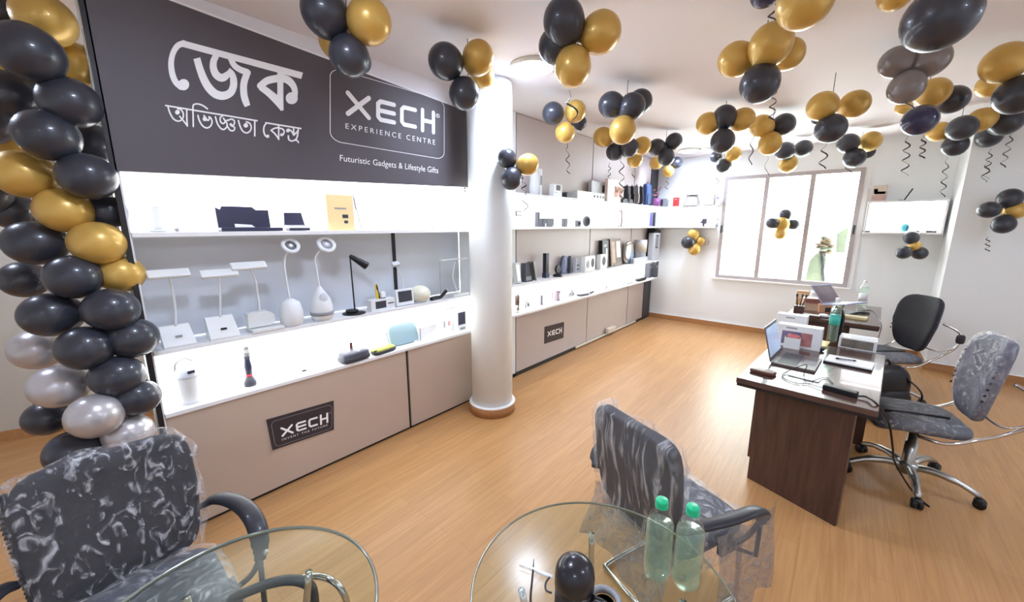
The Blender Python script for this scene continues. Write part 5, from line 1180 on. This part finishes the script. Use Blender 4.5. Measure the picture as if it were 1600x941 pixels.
HC = [
 ('black and gold balloon cluster overlapping the top edge of the sign', [(508, 20, 36, 'k'), (577, 33, 34, 'g'), (546, 88, 31, 'k'), (527, 66, 27, 'g'), (562, 96, 18, 'k')], []),
 ('black and gold balloon cluster hanging at the right corner of the sign', [(696, 96, 27, 'k'), (747, 90, 25, 'g'), (725, 147, 24, 'k'), (755, 120, 18, 'g')], []),
 ('large cluster of two gold and two black balloons above the ceiling light', [(881, 33, 33, 'k'), (939, 51, 31, 'g'), (895, 105, 29, 'g'), (868, 72, 27, 'k')], [(888, 142, 902, 205, 2)]),
 ('cluster of two gold balloons and a black one before the far left panels', [(864, 177, 17, 'k'), (899, 174, 17, 'g'), (883, 207, 16, 'g'), (906, 192, 11, 'k')], [(886, 225, 888, 272, 3)]),
 ('cluster of three black balloons over one gold balloon on a long ribbon', [(955, 164, 20, 'k'), (987, 167, 21, 'k'), (1000, 159, 19, 'k'), (973, 204, 21, 'g')], [(966, 182, 972, 240, 1), (971, 240, 972, 312, 4)]),
 ('cluster of three gold and two dark balloons behind the hanging gold one', [(942, 214, 15, 'g'), (961, 237, 14, 'k'), (983, 231, 15, 'k'), (1003, 228, 14, 'g'), (992, 250, 12, 'g')], [(952, 254, 952, 280, 3), (991, 263, 989, 278, 1)]),
 ('trio of black balloons near the far left corner of the ceiling', [(1026, 230, 13, 'k'), (1053, 221, 13, 'k'), (1041, 246, 13, 'k')], []),
 ('small far cluster of gold and grey balloons in the room corner', [(1025, 255, 10, 'g'), (1057, 254, 9, 'k'), (1044, 268, 9, 'g')], [(1043, 278, 1041, 296, 2)]),
 ('cluster of two black balloons stacked between two gold ones', [(1106, 193, 17, 'g'), (1132, 183, 18, 'k'), (1160, 187, 18, 'g'), (1129, 221, 18, 'k')], []),
 ('small far cluster of two black and one gold balloon left above the window', [(1119, 245, 9, 'k'), (1146, 241, 12, 'g'), (1131, 259, 11, 'k')], [(1121, 271, 1120, 295, 2)]),
 ('large cluster of three gold balloons over a black one with curly ribbons', [(1150, 93, 26, 'g'), (1204, 70, 32, 'g'), (1231, 85, 24, 'g'), (1187, 131, 29, 'k')], [(1208, 25, 1220, 80, 1), (1212, 95, 1206, 190, 6)]),
 ('cluster of two gold balloons and a black one before the window top left', [(1190, 197, 17, 'g'), (1224, 195, 17, 'k'), (1203, 225, 17, 'g')], [(1178, 190, 1172, 258, 3), (1199, 243, 1198, 275, 1)]),
 ('cluster of two dark balloons over a small gold one before the window top', [(1226, 236, 14, 'k'), (1255, 232, 13, 'k'), (1231, 257, 13, 'g')], [(1227, 240, 1225, 276, 1)]),
 ('cluster of two gold balloons over a black one above the middle of the window', [(1285, 166, 22, 'g'), (1335, 163, 21, 'g'), (1298, 201, 22, 'k'), (1277, 187, 8, 'k')], [(1290, 224, 1284, 264, 2)]),
 ('cluster of black balloons with one gold above the window right corner', [(1325, 224, 15, 'k'), (1360, 221, 15, 'g'), (1335, 247, 15, 'k'), (1356, 238, 11, 'k')], [(1321, 255, 1328, 270, 1)]),
 ('gold balloon and navy balloon cut off by the top edge of the photo', [(1258, 3, 40, 'g'), (1196, -12, 22, 'b')], [(1210, 6, 1209, 40, 1)]),
 ('biggest dark balloon with gold beside it at the top right', [(1469, 28, 48, 'k'), (1400, -10, 24, 'g')], []),
 ('cluster of three smoky grey balloons under the biggest dark balloon', [(1401, 97, 23, 'y'), (1454, 94, 25, 'y'), (1416, 137, 24, 'y')], [(1421, 118, 1420, 172, 2)]),
 ('cluster with shiny navy, black and gold balloons below the smoky grey ones', [(1458, 145, 22, 'g'), (1487, 156, 21, 'k'), (1412, 168, 11, 'g'), (1437, 188, 23, 'b')], [(1418, 212, 1413, 275, 4), (1443, 212, 1440, 248, 3)]),
 ('long row of black and gold balloons near the right wall', [(1467, 206, 15, 'g'), (1503, 200, 19, 'k'), (1534, 187, 18, 'g'), (1492, 228, 16, 'k')], [(1480, 245, 1472, 308, 4)]),
 ('pair of dark balloons behind the row near the right wall', [(1545, 214, 16, 'k'), (1572, 190, 21, 'k')], [(1548, 232, 1540, 280, 4), (1582, 205, 1566, 262, 4)]),
 ('big gold and black cluster cut off by the right edge of the photo', [(1570, 98, 29, 'g'), (1548, 133, 18, 'g'), (1592, 148, 29, 'k')], []),
]
for lab, bl, rb in HC: cluster(lab, bl, .125, rb)
def dpx(p): return (p - EYE).dot(FW)
cluster('gold and two dark balloons fixed to the white column', [(792, 247, 15, 'k'), (825, 257, 17, 'g'), (799, 280, 17, 'k')], depth=dpx(Vector((-2.28, 2.5, 1.9))) - .13, ribbons=[(815, 275, 820, 300, 2), (820, 300, 821, 340, 2)], cat='balloons')
cluster('small gold and black balloons on the wall under the short shelf', [(1083, 367, 9, 'g'), (1075, 379, 10, 'k'), (1085, 390, 9, 'g'), (1094, 377, 7.5, 'g')], depth=dpx(ony(1083, 378, YB - .17)))
cluster('gold and dark balloon flower fixed to the middle window pane', [(1227, 335.5, 9, 'k'), (1206.5, 349, 9, 'k'), (1239, 351, 9, 'k'), (1221, 350, 11, 'g'), (1219, 366, 8.5, 'g')], depth=dpx(ony(1222, 350, YB - .18)))
cluster('black balloons with a small gold one under the light box', [(1424, 371, 10, 'k'), (1429, 384, 8, 'g'), (1412, 395, 10, 'k'), (1437, 396, 10, 'k')], depth=dpx(ony(1424, 385, YB - .30)))
cluster('black and gold balloon flower on the right wall', [(1578, 310, 15, 'k'), (1545, 328, 13, 'k'), (1587, 329, 14, 'g'), (1568, 351, 14, 'k')], depth=dpx(ony(1570, 330, YP - .27)), ribbons=[(1543, 370, 1543, 393, 3), (1545, 250, 1536, 285, 2)])
t = thing('wall_socket', 'white wall socket with grey plug beside the small wall balloons', 'socket', ony(1102, 374, YB - .02), 0)
MB().box((0, 0, 0), (.12, .03, .1), PLASTIC, bev=.008).obj('plate', t); MB().box((-.02, -.03, -.03), (.04, .05, .03), CHAR, bev=.006).obj('plug', t); MB().tube(smoothpath([(-.02, -.05, -.03), (.03, -.06, -.1), (.07, -.04, -.08), (.06, -.03, .0)]), .005, GREYP).obj('cord', t)

# balloon column at the left
AR = [(70, 30, 37, 'g'), (5, 20, 26, 'k'), (45, 82, 42, 'k'), (120, 101, 31, 'g'), (22, 150, 36, 'k'), (110, 160, 37, 'k'), (14, 213, 27, 'g'), (75, 212, 38, 'k'), (148, 224, 28, 'k'), (38, 273, 36, 'g'),
      (137, 276, 35, 'k'), (20, 330, 28, 'k'), (101, 329, 34, 'g'), (168, 331, 25, 'k'), (54, 380, 34, 'k'), (154, 380, 33, 'g'), (190, 428, 28, 'g'), (38, 437, 28, 'k'), (116, 433, 34, 'k'), (79, 492, 34, 'k'),
      (175, 484, 33, 'k'), (58, 546, 31, 's'), (134, 544, 34, 'k'), (208, 528, 31, 'k'), (91, 604, 33, 's'), (185, 588, 32, 'k'), (215, 621, 28, 'k'), (73, 653, 27, 'k'), (149, 650, 34, 's'), (203, 677, 29, 's'),
      (115, 706, 33, 'k'), (10, 60, 24, 'k'), (150, 15, 0, 'k'), (165, 735, 30, 'k'), (215, 720, 28, 'k'), (130, 775, 31, 'k'), (190, 790, 30, 'k'), (235, 770, 26, 'k'), (150, 850, 32, 'k'), (220, 850, 30, 'k'), (-35, 110, 36, 'g'), (-30, 190, 34, 'k'), (-35, 300, 34, 'k'), (20, -40, 38, 'k'), (90, -45, 34, 'g')]
base = onz(240, 975, 0)
base = EYE + ray(128, 700) * 1.95; base.z = 0
t = thing('balloon_column', 'tall garland column of black, gold and silver balloons at the left edge', 'balloon column', base)
RB = .104
for x, y, rp, c in AR:
    if not rp: continue
    z = min(2.05, max(1.5, FPX * RB / rp)); z = .65 * z + .35 * 1.85; R_ = rp * z / FPX
    p = EYE + ray(x, y) * z
    axis = EYE + ray(128 - .10 * (700 - y), y) * 1.9
    aw = p - axis; aw.z *= .3
    balloon(c, p, R_, aw, t)
ax = [EYE + ray(128 - .10 * (700 - y), y) * 1.95 - t.location for y in (980, 850, 700, 550, 400, 250, 100, -40)]
ax = [Vector((ax[0].x, ax[0].y, .02))] + ax[1:]
MB().tube(smoothpath(ax, 4), .012, mat('white_pole', (214, 212, 210), .4)).obj('pole', t)
MB().lathe([(0, 0), (.16, 0), (.16, .02), (.02, .03), (0, .03)], MATS['white_pole'], T(ax[0].x, ax[0].y, 0), 32).obj('base', t)

# ------------------------------------------------------------------ pieces of a part hang under that part
SUB = {'screen': ('lid', 'case'), 'keyboard': ('base',), 'trackpad': ('base',), 'drawer_handle': ('drawer',), 'light_disc': ('lamp_head',), 'lens': ('lamp_head', 'case'), 'caster': ('star_base',), 'vent_slots': ('backrest',),
       'arm_pad': ('arm_frame',), 'arm_bolt': ('armrest',), 'arm_support': ('armrest',), 'dial': ('bezel', 'case'), 'badge': ('lid',), 'handle_slot': ('case',), 'print': ('case',), 'buttons': ('case',), 'switch': ('base', 'pen_pot'),
       'label_strip': ('case',), 'slot': ('case',), 'grille': ('case',), 'light_diffuser': ('light_housing',), 'driver': ('case',), 'pages': ('cover',), 'spine_label': ('cover',), 'button': ('body',), 'paper_label': ('back_board',), 'front_pocket': ('body',), 'top_handle': ('body',)}
bpy.context.view_layer.update()
last = {}
for o in MADE:
    try: nm = o.name.split('.')[0]
    except ReferenceError: continue
    p = o.parent
    if p is None or p.type != 'EMPTY': continue
    for want in SUB.get(nm, ()):
        q = last.get((p.name, want))
        if q is not None and q is not o:
            o.parent = q; break
    last[(p.name, nm)] = o
